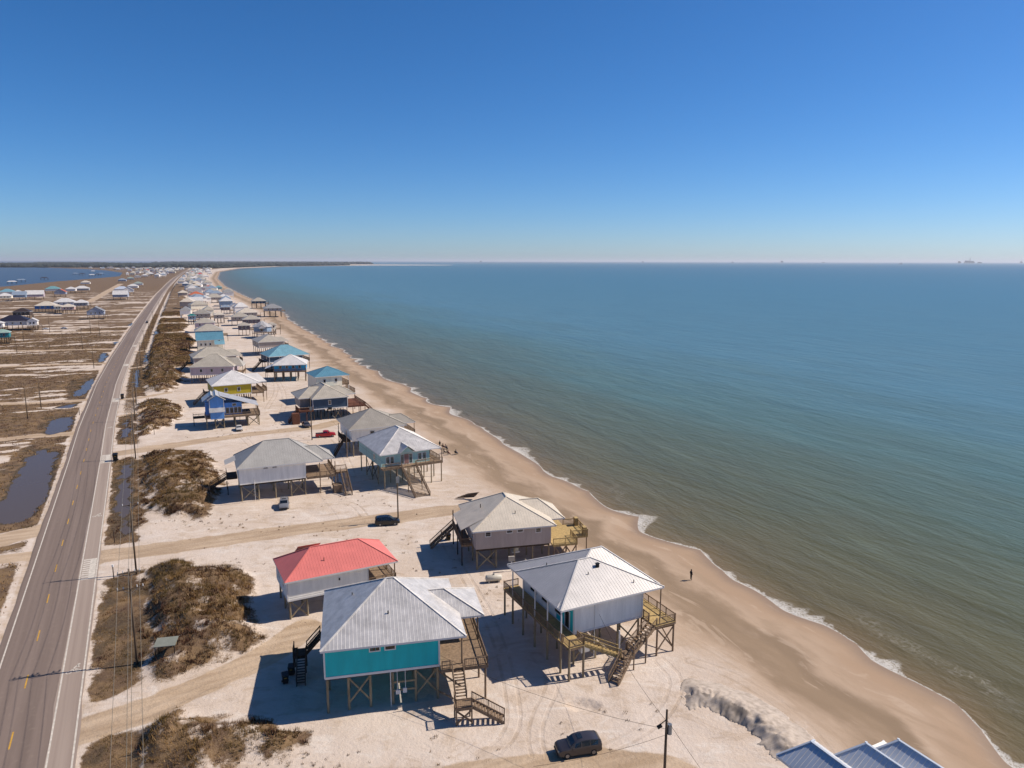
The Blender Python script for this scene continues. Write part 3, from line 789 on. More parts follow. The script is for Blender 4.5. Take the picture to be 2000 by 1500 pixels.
PLAB = ['long dark ditch pool left of the road, nearest the camera', 'dark rectangular pool left of the road before the sand track',
        'blue pool left of the road beside the long grass', 'thin dark pool left of the road between two tracks',
        'rounded blue pool left of the road past the wide track', 'small pale pool left of the road by the far tracks',
        'smallest pale pool left of the road near the lone car', 'long grey pool in the right ditch before the wide side street',
        'blue pool in the right ditch past the striped crossing', 'narrow blue pool in the right ditch before the third crossing',
        'short pool in the right ditch at the dune foot', 'farthest small pool in the right ditch']
for poly, lab in zip(PUDDLES, PLAB):
    p = smooth_loop(poly)
    c = sum(p) / len(p)
    p = [q + (q - c) / np.linalg.norm(q - c) * 1.4 for q in p]
    o = mesh_obj('water', [(q[0], q[1], -0.20) for q in p], [tuple(range(len(p)))], PW.m)
    if o.data.polygons[0].normal.z < 0:
        o.data.flip_normals()
    tag(o, lab, kind='structure')

# ------------------------------------------------------------------ road
def asphalt(name, c0, c1, sandy):
    g = NT(name)
    st = g.attr('road_frame').outputs['Vector']
    pos = g.n('NewGeometry').outputs['Position']
    a = g.noise(g.map(st, (0.015, 1.1, 1)), 1.0, 4, 0.6)
    b = g.noise(pos, 1.3, 5, 0.65)
    f = g.noise(pos, 22.0, 2, 0.5)
    c = g.mix(g.smooth(a, 0.3, 0.7), c0, c1)
    c = g.mix(g.math('MULTIPLY', g.smooth(b, 0.52, 0.75), sandy), c, (0.36, 0.28, 0.21, 1))
    c = g.mix(g.math('MULTIPLY', g.smooth(f, 0.5, 0.8), 0.25), c, (0.24, 0.21, 0.19, 1))
    g.l(c, g.b.inputs['Base Color'])
    g.b.inputs['Roughness'].default_value = 0.9
    return g.m

RS = axis([(20, 3), (400, 6), (1500, 25), (4200, 90)])
def ribbon(name, t0, t1, z, m, s0=None, s1=None, wob=0.0):
    s = RS if s0 is None else np.linspace(s0, s1, max(2, int((s1 - s0) / 3) + 1))
    nt = 2 if wob == 0 else 3
    tv = np.linspace(t0, t1, nt)
    A, B = np.meshgrid(s, tv, indexing='ij')
    Bw = B + t_road(A)
    if wob:
        Bw = Bw + wob * (fbm(A / 6, B * 0 + 3.0, 91, 3) - 0.5) * (np.abs(B - (t0 + t1) / 2) > 1)
    X, Y = to_xy(A, Bw)
    return grid_mesh(name, X, Y, np.full(X.shape, z), m, dict(road_frame=('FLOAT_VECTOR', np.stack([A.ravel(), B.ravel(), 0 * A.ravel()], -1))), smooth=False)

ASPH = asphalt('road_asphalt', (0.178, 0.128, 0.102, 1), (0.240, 0.176, 0.142, 1), 0.25)
LANE = asphalt('cycle_lane_asphalt', (0.31, 0.235, 0.190, 1), (0.40, 0.315, 0.255, 1), 0.6)
PAINT = mat('road_paint_white', (214, 204, 190), rough=0.8, vary=0.2, scale=2.0)
PAINTY = mat('road_paint_yellow', (206, 158, 62), rough=0.8, vary=0.2, scale=2.0)
road = ribbon('road', -4.2, 3.75, 0.0, ASPH, wob=0.5)
tag(road, 'straight grey two-lane coastal road', kind='structure')
lane = ribbon('cycle_lane', 3.5, 6.3, 0.004, LANE, wob=0.4)
tag(lane, 'paler sandy cycle lane along the sea side of the road', kind='structure')
for nm, tc in (('left', -3.35), ('middle', 3.72), ('right', 6.0)):
    o = ribbon('edge_line', tc - 0.09, tc + 0.09, 0.009, PAINT)
    tag(o, dict(left='white edge line on the landward side of the road', middle='white line between road and cycle lane',
                right='white line on the outer side of the cycle lane')[nm], kind='structure')
dash_me = None
s_first = to_st(*ROAD[0])[0]
dash_root = empty('centre_line', (*to_xy(s_first, t_road(s_first)), 0))
tag(dash_root, 'yellow dashed centre line of the road', kind='structure')
for k in range(-2, 60):
    s0 = s_first + k * 12.19 - 1.6
    a = np.array(to_xy(s0, t_road(s0)))
    b = np.array(to_xy(s0 + 3.2, t_road(s0 + 3.2)))
    n = (b - a) / np.linalg.norm(b - a)
    n = np.array([-n[1], n[0]]) * 0.08
    base = np.array(dash_root.location[:2])
    v = [(*(q - base), 0.009) for q in (a + n, a - n, b - n, b + n)]
    mesh_obj('dash', v, [(0, 1, 2, 3)], PAINTY, dash_root)
# zebra blocks where driveways cross the cycle lane
def lane_frame(px, py):
    s, _ = to_st(px, py)
    return s
for (x, y, ln, lab) in ((-67.8, 113.0, 8.4, 'white barred crossing on the cycle lane at the wide side street'),
                        (-100.6, 180.6, 8.0, 'white barred crossing on the cycle lane beside the black bin'),
                        (-143.5, 258.0, 7.0, 'white barred crossing on the cycle lane at the third driveway'),
                        (-186, 348.0, 7.0, 'small white crossing patch on the cycle lane at the fourth driveway'),
                        (-223, 428.0, 8.0, 'small white crossing patch on the cycle lane at the fifth driveway')):
    s0 = lane_frame(x, y)
    root = empty('crossing_marking', (*to_xy(s0, t_road(s0)), 0))
    tag(root, lab, kind='structure')
    base = np.array(root.location[:2])
    def quad(nm, sa, sb, ta, tb, z=0.010):
        P = [to_xy(sa, ta + t_road(sa)), to_xy(sa, tb + t_road(sa)), to_xy(sb, tb + t_road(sb)), to_xy(sb, ta + t_road(sb))]
        mesh_obj(nm, [(p[0] - base[0], p[1] - base[1], z) for p in P], [(0, 1, 2, 3)], PAINT, root)
    nb = 9
    for k in range(nb + 1):
        c = s0 - ln / 2 + ln * k / nb
        quad('stripe', c - 0.29, c + 0.29, 3.9, 5.85)
    quad('border', s0 - ln / 2, s0 + ln / 2, 4.9, 5.82, 0.014)
# bicycle symbols
for (s0, lab) in ((to_st(-59.6, 79.8)[0], 'white bicycle symbol painted on the cycle lane near the camera'), (to_st(-82, 137.5)[0], 'worn white bicycle symbol on the lane by the grey pool'),
                  (to_st(-118, 216)[0], 'faded white bicycle symbol by the second sand driveway')):
    mb = MB()
    c = np.array(to_xy(s0, t_road(s0) + 4.9))
    def P(u, w):
        q = c + AX_T * u + AX_S * w
        return (q[0], q[1], 0.012)
    for cu in (-0.52, 0.52):
        for k in range(14):
            a0, a1 = 6.2832 * k / 14, 6.2832 * (k + 1) / 14
            mb.add([P(cu + r * math.cos(a), -0.4 + r * math.sin(a)) for a in (a0, a1) for r in (0.34, 0.22)], [(0, 1, 3, 2)])
    def strip(p, q, w=0.11):
        d = np.array([q[0] - p[0], q[1] - p[1]]); d = d / np.linalg.norm(d); n = np.array([-d[1], d[0]]) * w / 2
        mb.add([P(p[0] + n[0], p[1] + n[1]), P(p[0] - n[0], p[1] - n[1]), P(q[0] - n[0], q[1] - n[1]), P(q[0] + n[0], q[1] + n[1])], [(0, 1, 2, 3)])
    for p, q in (((-0.52, -0.4), (-0.15, 0.35)), ((-0.15, 0.35), (0.35, 0.3)), ((0.35, 0.3), (0.0, -0.4)), ((0.0, -0.4), (-0.15, 0.35)), ((0.52, -0.4), (0.35, 0.3)),
                 ((-0.05, 0.5), (0.3, 1.1)), ((0.3, 1.1), (0.5, 0.6))):
        strip(p, q, 0.2 if p[1] >= 0.5 else 0.11)
    mb.add([P(0.42 + 0.17 * math.cos(6.2832 * k / 10), 1.32 + 0.17 * math.sin(6.2832 * k / 10)) for k in range(10)], [tuple(range(10))])
    tag(mb.build('bicycle_symbol', PAINT), lab, kind='structure')

# ------------------------------------------------------------------ house building kit (u = right along the front, w = back, z = up)
def cap_mat(m):
    k = m.name + '_cap'
    if k not in MATS:
        c = m.copy(); c.name = k
        c.node_tree.nodes['Principled BSDF'].inputs['Metallic'].default_value = 0
        c.node_tree.nodes['Principled BSDF'].inputs['Roughness'].default_value = .75
        MATS[k] = c
    return MATS[k]

class House:
    def __init__(s, name, label, x, y, psi, group=None, cat='house'):
        s.e = empty(name, (x, y, 0), R(psi))
        tag(s.e, label, cat, group)
        s.railing = None
    def box(s, name, m, u0, u1, w0, w1, z0, z1):
        return box(name, s.e, m, u0, u1, w0, w1, z0, z1)
    def bar(s, name, m, p0, p1, th, th2=None, cyl=False):
        return bar(name, s.e, m, p0, p1, th, th2, cyl)
    # ---- roofs
    def roof(s, m, faces, ze, ribs=0.0, cap=True, name='roof', drop=0.22, seam=None):
        """faces: list of 3D polygons, first edge of each is the eave. Closed by a fascia and a soffit."""
        v, f = [], []
        for poly in faces:
            n = len(v)
            v += [tuple(p) for p in poly]
            f.append(tuple(range(n, n + len(poly))))
        ro = mesh_obj(name, v, f, m, s.e)
        fa = MB()
        sof = []
        for poly in faces:
            a, b = Vector(poly[0]), Vector(poly[1])
            fa.add([a, b, b - Vector((0, 0, drop)), a - Vector((0, 0, drop))], [(3, 2, 1, 0)])
            sof += [a - Vector((0, 0, drop))]
        if len(sof) >= 3:
            fa.add(sof, [tuple(range(len(sof) - 1, -1, -1))])
        fo = fa.build('fascia', TRIM, ro)
        if ribs > 0:
            mb = MB()
            for poly in faces:
                P = [Vector(p) for p in poly]
                e = (P[1] - P[0])
                L = e.length
                e.normalize()
                nrm = (P[1] - P[0]).cross(P[2] - P[0]).normalized()
                if nrm.z < 0: nrm = -nrm
                up = nrm.cross(e)
                if up.z < 0: up = -up
                Q = [((p - P[0]).dot(e), (p - P[0]).dot(up)) for p in P]
                k = ribs * 0.5
                while k < L:
                    hit = []
                    for (ax, ay), (bx, by) in zip(Q, Q[1:] + Q[:1]):
                        if (ax - k) * (bx - k) < 0:
                            t = (k - ax) / (bx - ax)
                            hit.append(ay + t * (by - ay))
                    if len(hit) >= 2 and max(hit) - min(hit) > 0.25:
                        a = P[0] + e * k + up * (min(hit) + 0.01)
                        b = P[0] + e * k + up * (max(hit) - 0.03)
                        h, w = nrm * 0.022, e * 0.03
                        mb.add([a - w, a + h, a + w, b - w, b + h, b + w], [(0, 1, 4, 3), (1, 2, 5, 4), (0, 2, 1)])
                    k += ribs
            r = mb.build('roof_seams', cap_mat(seam or m), ro)
            r['kind'] = 'stuff'
        if cap:
            cb = MB()
            seen = set()
            for poly in faces:
                P = [Vector(p) for p in poly]
                for a, b in zip(P[1:], P[2:] + P[:1]):
                    key = tuple(sorted((tuple(round(c, 2) for c in a), tuple(round(c, 2) for c in b))))
                    if key in seen or (a - b).length < 0.3: continue
                    seen.add(key)
                    cb.bar(a + Vector((0, 0, 0.03)), b + Vector((0, 0, 0.03)), 0.2, 0.07)
            if cb.v:
                cb.build('ridge_cap', cap_mat(m), ro)
        return ro
    def hip(s, m, u0, u1, w0, w1, ze, zr, ribs=0.0, ridge=None, **kw):
        L, D = u1 - u0, w1 - w0
        if ridge is None:
            if L >= D:
                h = min(D / 2, L / 2)
                ridge = ((u0 + h, (w0 + w1) / 2), (u1 - h, (w0 + w1) / 2))
            else:
                ridge = (((u0 + u1) / 2, w0 + L / 2), ((u0 + u1) / 2, w1 - L / 2))
        (ua, wa), (ub, wb) = ridge
        A, B = (ua, wa, zr), (ub, wb, zr)
        FL, FR, BR, BL = (u0, w0, ze), (u1, w0, ze), (u1, w1, ze), (u0, w1, ze)
        if abs(ua - ub) < 0.05 and abs(wa - wb) < 0.05:
            F = [[FL, FR, A], [FR, BR, A], [BR, BL, A], [BL, FL, A]]
        elif abs(ub - ua) >= abs(wb - wa):
            F = [[FL, FR, B, A], [FR, BR, B], [BR, BL, A, B], [BL, FL, A]]
        else:
            F = [[FL, FR, A], [FR, BR, B, A], [BR, BL, B], [BL, FL, A, B]]
        return s.roof(m, F, ze, ribs, **kw)
    def gable(s, m, u0, u1, w0, w1, ze, zr, along='w', ribs=0.0, wallmat=None, **kw):
        """Gable roof with its ridge along w or u, and gable end walls filled in."""
        if along == 'w':
            c = (u0 + u1) / 2
            F = [[(u0, w1, ze), (u0, w0, ze), (c, w0, zr), (c, w1, zr)], [(u1, w0, ze), (u1, w1, ze), (c, w1, zr), (c, w0, zr)]]
            ends = [[(u0 + .3, w0 + .35, ze - .1), (u1 - .3, w0 + .35, ze - .1), (c, w0 + .35, zr - .25)], [(u1 - .3, w1 - .35, ze - .1), (u0 + .3, w1 - .35, ze - .1), (c, w1 - .35, zr - .25)]]
        else:
            c = (w0 + w1) / 2
            F = [[(u0, w0, ze), (u1, w0, ze), (u1, c, zr), (u0, c, zr)], [(u1, w1, ze), (u0, w1, ze), (u0, c, zr), (u1, c, zr)]]
            ends = [[(u0 + .35, w1 - .3, ze - .1), (u0 + .35, w0 + .3, ze - .1), (u0 + .35, c, zr - .25)], [(u1 - .35, w0 + .3, ze - .1), (u1 - .35, w1 - .3, ze - .1), (u1 - .35, c, zr - .25)]]
        ro = s.roof(m, F, ze, ribs, **kw)
        if wallmat:
            for e in ends:
                mesh_obj('gable_end', e, [(0, 1, 2)], wallmat, s.e)
        return ro
    # ---- walls, windows
    def walls(s, m, u0, u1, w0, w1, z0, z1, trim=True, batten=0.0, lap=0.0):
        o = s.box('wall', m, u0, u1, w0, w1, z0, z1)
        if trim:
            for nm, (a, b) in zip('abcd', ((u0, w0), (u1, w0), (u1, w1), (u0, w1))):
                subbox('corner_board', o, TRIM, a - .09, a + .09, b - .09, b + .09, z0, z1 - .01)
            subbox('skirt_board', o, TRIM, u0 - .04, u1 + .04, w0 - .05, w0 + .05, z0 - .18, z0 + .1)
            subbox('skirt_board', o, TRIM, u0 - .05, u0 + .05, w0 + .06, w1, z0 - .18, z0 + .1)
        if lap > 0:
            mb = MB()                       # overlapping weatherboards on the front and landward walls
            k = z0 + .02
            while k < z1 - lap * .6:
                t = min(k + lap, z1)
                mb.add([(u0, w0 - .035, k), (u1, w0 - .035, k), (u1, w0 - .006, t), (u0, w0 - .006, t), (u0, w0, k), (u1, w0, k)], [(0, 1, 2, 3), (4, 5, 1, 0)])
                mb.add([(u0 - .035, w1, k), (u0 - .035, w0, k), (u0 - .006, w0, t), (u0 - .006, w1, t), (u0, w1, k), (u0, w0, k)], [(0, 1, 2, 3), (4, 5, 1, 0)])
                k += lap
            b = mb.build('weatherboards', m, s.e)
            b['kind'] = 'stuff'
        if batten > 0:
            mb = MB()
            k = u0 + batten
            while k < u1 - .1:
                mb.box(k - .025, k + .025, w0 - .03, w0 + .01, z0 + .1, z1 - .05)
                k += batten
            k = w0 + batten
            while k < w1 - .1:
                mb.box(u0 - .03, u0 + .01, k - .025, k + .025, z0 + .1, z1 - .05)
                k += batten
            b = mb.build('wall_battens', m, s.e)
            b['kind'] = 'stuff'
        return o
    def window(s, u, w, z, wd, ht, side='F', name='window', glass=None):
        """side F: on the front wall; L: left wall; Rt: right wall."""
        g = glass or GLASS
        t = 0.11
        if side == 'F':
            p = s.box(name, g, u - wd / 2, u + wd / 2, w - .03, w + .02, z, z + ht)
            for q in ((u - wd / 2 - t, u + wd / 2 + t, z - t, z), (u - wd / 2 - t, u + wd / 2 + t, z + ht, z + ht + t), (u - wd / 2 - t, u - wd / 2, z, z + ht), (u + wd / 2, u + wd / 2 + t, z, z + ht)):
                subbox('frame', p, TRIM, q[0], q[1], w - .08, w + .02, q[2], q[3])
        else:
            sg = -1 if side == 'L' else 1
            p = s.box(name, g, u - .03, u + .03, w - wd / 2, w + wd / 2, z, z + ht)
            for q in ((w - wd / 2 - t, w + wd / 2 + t, z - t, z), (w - wd / 2 - t, w + wd / 2 + t, z + ht, z + ht + t), (w - wd / 2 - t, w - wd / 2, z, z + ht), (w + wd / 2, w + wd / 2 + t, z, z + ht)):
                subbox('frame', p, TRIM, u - .07, u + .07, q[0], q[1], q[2], q[3])
        return p
    # ---- substructure
    def pilings(s, pts, z1, m=None, th=0.3, z0=-0.5, name='piling'):
        for (u, w) in pts:
            s.bar(name, m or PILE, (u, w, z0), (u, w, z1), th, cyl=True)
    def pile_grid(s, us, ws, z1, m=None, th=0.3):
        s.pilings([(u, w) for u in us for w in ws], z1, m, th)
    def xbrace(s, a, b, z0, z1, m=None):
        for k, (p, q) in enumerate((((a[0], a[1] - .03, z0), (b[0], b[1] - .03, z1)), ((b[0], b[1] + .08, z0), (a[0], a[1] + .08, z1)))):
            s.bar('cross_brace', m or PILE, p, q, .06, .2)
    # ---- decks, rails, stairs
    def rail(s, path, m=None, h=1.0, post=1.9, bal=0.2, name='railing'):
        mb = MB()
        for a, b in zip(path[:-1], path[1:]):
            A, B = Vector(a), Vector(b)
            L = (B - A).length
            Z = Vector((0, 0, 1))
            mb.bar(A + Z * h, B + Z * h, .07, .13)
            mb.bar(A + Z * .14, B + Z * .14, .05, .08)
            n = max(1, round(L / post))
            for k in range(n + 1):
                p = A.lerp(B, k / n)
                mb.bar(p - Z * .1, p + Z * (h + .08), .11)
            if bal:
                n = int(L / bal)
                for k in range(1, n):
                    p = A.lerp(B, k / n)
                    mb.bar(p + Z * .14, p + Z * h, .035)
        return mb.build(name, m or WOOD, s.e)
    def deck(s, u0, u1, w0, w1, z, m=None, rails='', mr=None, name='deck'):
        o = s.box(name, m or WOOD, u0, u1, w0, w1, z - .06, z)
        subbox('rim_joist', o, mr or m or WOOD, u0 + .02, u1 - .02, w0 + .02, w0 + .08, z - .36, z - .065)
        subbox('rim_joist', o, mr or m or WOOD, u1 - .08, u1 - .02, w0 + .09, w1 - .02, z - .36, z - .065)
        subbox('rim_joist', o, mr or m or WOOD, u0 + .02, u0 + .08, w0 + .09, w1 - .02, z - .36, z - .065)
        k = u0 + .6
        while k < u1 - .3:
            subbox('joist', o, mr or m or WOOD, k - .03, k + .03, w0 + .09, w1 - .05, z - .3, z - .065)
            k += 1.2
        i = .08
        E = dict(F=((u0 + i, w0 + i, z), (u1 - i, w0 + i, z)), R=((u1 - i, w0 + i, z), (u1 - i, w1 - i, z)), L=((u0 + i, w0 + i, z), (u0 + i, w1 - i, z)), B=((u0 + i, w1 - i, z), (u1 - i, w1 - i, z)))
        for c in rails:
            s.rail(E[c], mr or m)
        return o
    def stairs(s, a, b, width, m=None, rails=True, name='stair'):
        """Straight flight from point a (top) to b (bottom)."""
        m = m or WOOD
        A, B = Vector(a), Vector(b)
        d = B - A
        run = Vector((d.x, d.y, 0))
        side = Vector((-run.y, run.x, 0)).normalized() * width / 2
        n = max(3, int(abs(d.z) / .2))
        for sg in (-1, 1):
            s.bar('stringer', m, A + side * sg - Vector((0, 0, .12)), B + side * sg - Vector((0, 0, .12)), .07, .28)
        ang = math.atan2(run.y, run.x)
        for k in range(1, n):
            p = A + d * (k / n)
            o = bpy.data.objects.new('tread', unit_box(m))
            o.location = p
            o.rotation_euler = (0, 0, ang)
            o.scale = (run.length / n * 0.82, width, .05)
            link(o, s.e)
        if rails:
            for sg in (-1, 1):
                s.rail((tuple(A + side * sg), tuple(B + side * sg)), m, h=.95, post=2.2, name='handrail')

# ---------------------------------------------------------------- 1 teal house
h = House('beach_house', 'teal board-sided house on stilts with white pyramid metal roof', -20.92, 72.97, 12.5)
RW = mat('roof_white_metal', (230, 224, 217), rough=.42, vary=.15, scale=.8, spec=.5, metal=.55)
RWS = RW
h.hip(RW, 0, 16.2, 0, 15.3, 7.9, 12.3, ribs=.42, seam=RWS)
h.hip(RW, 11.0, 19.2, 5.2, 12.8, 7.5, 9.9, ribs=.42, ridge=((12.0, 8.4), (14.7, 8.4)), seam=RWS)
h.walls(wallm('teal'), .4, 13.1, .5, 14.7, 4.4, 7.72, batten=.4)
h.window(5.9, .5, 7.05, 1.05, .42); h.window(7.6, .5, 7.05, 1.05, .42)
h.window(.4, 4.0, 5.6, 1.0, 1.4, 'L'); h.window(.4, 9.2, 5.6, 1.0, 1.4, 'L')
h.window(13.1, 4.0, 4.6, 1.6, 2.2, 'Rt', name='glass_door'); h.window(13.1, 8.5, 5.5, 1.2, 1.4, 'Rt')
h.deck(13.2, 18.6, -.6, 13.2, 4.35, WOOD, rails='R')
h.rail(((13.3, -.5, 4.35), (14.2, -.5, 4.35))); h.rail(((15.9, -.5, 4.35), (18.5, -.5, 4.35)))
h.pile_grid((.6, 2.9, 5.3, 7.8, 10.4, 12.9), (.8, 5.2, 9.8, 14.4), 4.4)
h.pilings([(18.3, -.3), (18.3, 4.2), (18.3, 8.6), (18.3, 12.8), (15.8, 12.8)], 4.2, WOOD, .26)
h.pilings([(15.7, .4), (18.4, 5.4), (18.4, 12.6)], 7.6, WOOD, .2, 4.3, 'porch_post')
for a, b in ((2.9, 5.3), (10.4, 12.9)):
    h.xbrace((a, .8), (b, .8), .9, 3.9)
h.bar('cross_brace', WOOD, (12.9, .8, 3.6), (15.4, -.6, 2.1), .07, .2); h.bar('cross_brace', WOOD, (12.9, .8, 1.0), (14.2, -2.9, 2.2), .07, .2)
for z in (1.7, 2.7):
    h.box('ledger', PILE, 7.8, 10.4, .62, .68, z, z + .22)
h.box('beam', WOODD, .5, 13.0, .6, .9, 4.05, 4.35); h.box('beam', WOODD, .5, 13.0, 9.6, 9.9, 4.05, 4.35)
h.bar('downpipe', TRIM, (7.55, .45, -.2), (7.55, .45, 4.3), .11, cyl=True)
h.bar('downpipe', TRIM, (8.3, .5, 1.9), (8.3, .5, 4.3), .07, cyl=True); h.bar('downpipe', TRIM, (9.2, .5, 2.1), (9.2, .5, 4.3), .07, cyl=True)
h.box('meter_box', TRIM, 8.1, 8.6, .38, .6, 1.45, 1.95); h.box('meter_box', TRIM, 8.9, 9.35, .38, .6, 1.55, 2.1)
h.box('ground_slab', CONC, 7.7, 13.1, .5, 8.0, -.3, .06)
h.stairs((15.05, -.6, 4.35), (15.05, -3.1, 2.15), 1.25)
h.deck(14.2, 16.1, -4.7, -3.1, 2.1, WOOD, rails='FL', name='landing')
h.pilings([(14.3, -4.6), (16.0, -4.6), (14.3, -3.2), (16.0, -3.2)], 2.1, WOOD, .18)
h.xbrace((14.3, -4.6), (16.0, -4.6), .2, 1.7, WOOD)
h.stairs((16.1, -3.95, 2.1), (19.6, -4.7, .05), 1.2)
h.deck(-.5, 0.35, 9.5, 11.4, 4.3, WOOD, name='landing')
h.stairs((-.5, 10.4, 4.3), (-2.2, 10.4, 2.45), 1.2, WOODD)
h.deck(-3.8, -2.2, 9.5, 11.3, 2.4, WOODD, rails='L', name='landing'); h.rail(((-3.7, 9.6, 2.4), (-3.2, 9.6, 2.4)), WOODD)
h.stairs((-2.75, 9.5, 2.4), (-2.75, 6.9, .05), 1.0, WOODD)
h.pilings([(-3.7, 9.6), (-2.3, 9.6), (-3.7, 11.2), (-2.3, 11.2)], 2.35, WOODD, .18)
h.bar('roof_vent', BLACKP, (7.6, 3.4, 9.5), (7.6, 3.4, 10.2), .16, cyl=True)
h.bar('roof_vent', STEEL, (3.6, 8.9, 9.5), (3.6, 8.9, 10.3), .2, cyl=True)

# ---------------------------------------------------------------- 2 pale grey house with the long side balcony
h = House('beach_house', 'pale grey stilt house with long side balcony and crossing front stairs', 6.0, 81.79, 25.9)
RG = mat('roof_pale_metal', (216, 210, 204), rough=.42, vary=.08, scale=.5, spec=.5, metal=.55)
h.hip(RG, 0, 15.5, 0, 12.6, 8.2, 11.15, ribs=.42, ridge=((6.3, 6.4), (8.1, 6.4)), seam=RWS)
h.hip(RG, .02, 15.48, .9, 15.2, 8.19, 11.75, ribs=.42, ridge=((9.0, 7.6), (10.7, 7.6)), seam=RWS)
h.walls(wallm('palegrey'), 2.4, 12.7, .9, 14.6, 4.3, 8.0, lap=.3)
h.box('entrance_wall', wallm('teal'), 2.32, 2.39, 1.0, 5.2, 4.4, 7.9)
h.window(2.28, 2.3, 4.5, 1.0, 2.2, 'L', name='door'); 
for w in (4.6, 8.2, 11.5):
    h.window(2.28, w, 5.3, 1.6, 1.6, 'L')
h.window(12.7, 4, 4.6, 1.8, 2.2, 'Rt', name='glass_door'); h.window(12.7, 9, 5.4, 1.6, 1.4, 'Rt')
h.deck(0, 2.35, -.2, 16.4, 4.2, WOODN, rails='L', mr=WOOD); h.rail(((.1, 16.3, 4.2), (2.3, 16.3, 4.2)))
h.deck(.1, 2.3, -1.9, -.2, 4.2, WOODN, rails='FLR', mr=WOOD, name='landing')
h.deck(12.8, 16.0, -2.0, 13.5, 4.2, WOODN, rails='R', mr=WOOD); h.rail(((13.4, -1.9, 4.2), (15.9, -1.9, 4.2))); h.rail(((12.9, -.4, 4.2), (12.9, .8, 4.2)))
h.pile_grid((2.6, 5.8, 9.2, 12.4), (1.2, 5.4, 9.8, 14.2), 4.3)
h.pilings([(.15, w) for w in (.2, 3.6, 7.0, 10.4, 13.6, 16.2)], 4.1)
h.pilings([(.2, -1.8), (2.2, -1.8)], 4.1)
h.pilings([(.15, w) for w in (.15, 3.6, 7.0, 10.4, 13.6)], 8.0, TRIM, .2, 4.2, 'porch_post')
h.pilings([(15.8, -1.8), (13.2, -1.8), (15.8, 2.8), (15.8, 7.4), (15.8, 12.8), (13.2, 1.6)], 4.1, WOOD, .26)
h.pilings([(15.2, .3), (15.2, 6.0), (15.2, 12.6)], 8.0, WOOD, .18, 4.2, 'porch_post')
h.xbrace((13.2, -1.8), (15.8, -1.8), .6, 3.6, WOOD); h.xbrace((15.8, -1.8), (15.8, 2.8), .6, 3.6, WOOD)
h.xbrace((2.6, 1.2), (5.8, 1.2), .5, 3.9); h.xbrace((9.2, 1.2), (12.4, 1.2), .5, 3.9)
h.box('beam', WOODD, 2.4, 12.6, 1.05, 1.35, 3.95, 4.25)
h.stairs((2.3, -1.2, 4.2), (7.0, -2.4, 2.0), 1.1, WOODN)
h.stairs((12.9, -1.2, 4.2), (8.6, -2.4, 2.0), 1.3)
h.deck(7.0, 8.7, -3.4, -1.7, 1.98, WOOD, rails='R', name='landing')
h.pilings([(7.1, -3.3), (8.6, -3.3), (7.1, -1.8), (8.6, -1.8)], 2.9, WOOD, .18)
h.pilings([(7.6, -1.5)], 4.6, TRIM, .22, -.3, 'white_post'); h.pilings([(10.9, -2.6)], 3.6, WOOD, .2)
h.stairs((7.3, -3.4, 1.95), (4.6, -4.8, .05), 1.3)
h.bar('downpipe', TRIM, (5.4, .84, .3), (5.4, .84, 7.9), .09, cyl=True)
h.box('equipment_box', TRIM, 3.2, 4.4, .3, 1.0, 1.7, 2.7)
mb = MB(); mb.box(8.05, 8.4, 4.65, 5.0, 10.0, 10.85); mb.box(7.98, 8.47, 4.58, 5.07, 10.85, 10.93); mb.build('roof_vent', BLACKP, h.e)
for (u, w, z) in ((6.3, 4.0, 9.9), (11.7, 1.5, 8.8), (3.2, 9.5, 9.6)):
    h.bar('vent_pipe', BLACKP, (u, w, z), (u, w, z + .5), .12, cyl=True)

# ---------------------------------------------------------------- 3 red-roofed house
h = House('beach_house', 'white stilt house with coral red metal hip roof', -31.44, 94.22, 27.5)
RR = mat('roof_coral', (224, 124, 116), rough=.45, vary=.07, scale=.5)
h.hip(RR, 0, 16.4, 0, 9.3, 5.95, 8.65, ribs=.42)
h.roof(RR, [[(3.2, 9.2, 6.6), (6.6, 9.2, 6.6), (6.6, 6.5, 8.3), (3.2, 6.5, 8.3)]], 6.6, cap=False, name='porch_roof')
h.walls(wallm('palegrey'), .4, 11.9, .5, 8.8, 3.0, 5.78, lap=.3)
h.window(.4, 3.4, 4.0, .7, .9, 'L'); h.window(.4, 6.8, 4.0, .7, .9, 'L')
h.deck(12.0, 16.2, .3, 9.0, 2.95, WOOD, rails='FR')
h.pile_grid((.7, 3.1, 6.4, 9.2, 11.7), (.8, 4.6, 8.4), 3.0)
h.pilings([(16.0, .5), (16.0, 8.8), (16.0, 4.6)], 5.8, WOOD, .22)
h.xbrace((.7, .8), (3.1, .8), .2, 2.7); h.xbrace((.7, .8), (.7, 4.6), .2, 2.7)
h.box('beam', WOODD, .5, 11.8, .65, .9, 2.65, 2.95)
h.bar('vent_pipe', BLACKP, (6.0, 2.2, 7.0), (6.0, 2.2, 7.7), .12, cyl=True)
h.box('wall_lamp', BLACKP, 7.6, 7.8, .35, .5, 4.6, 4.9)

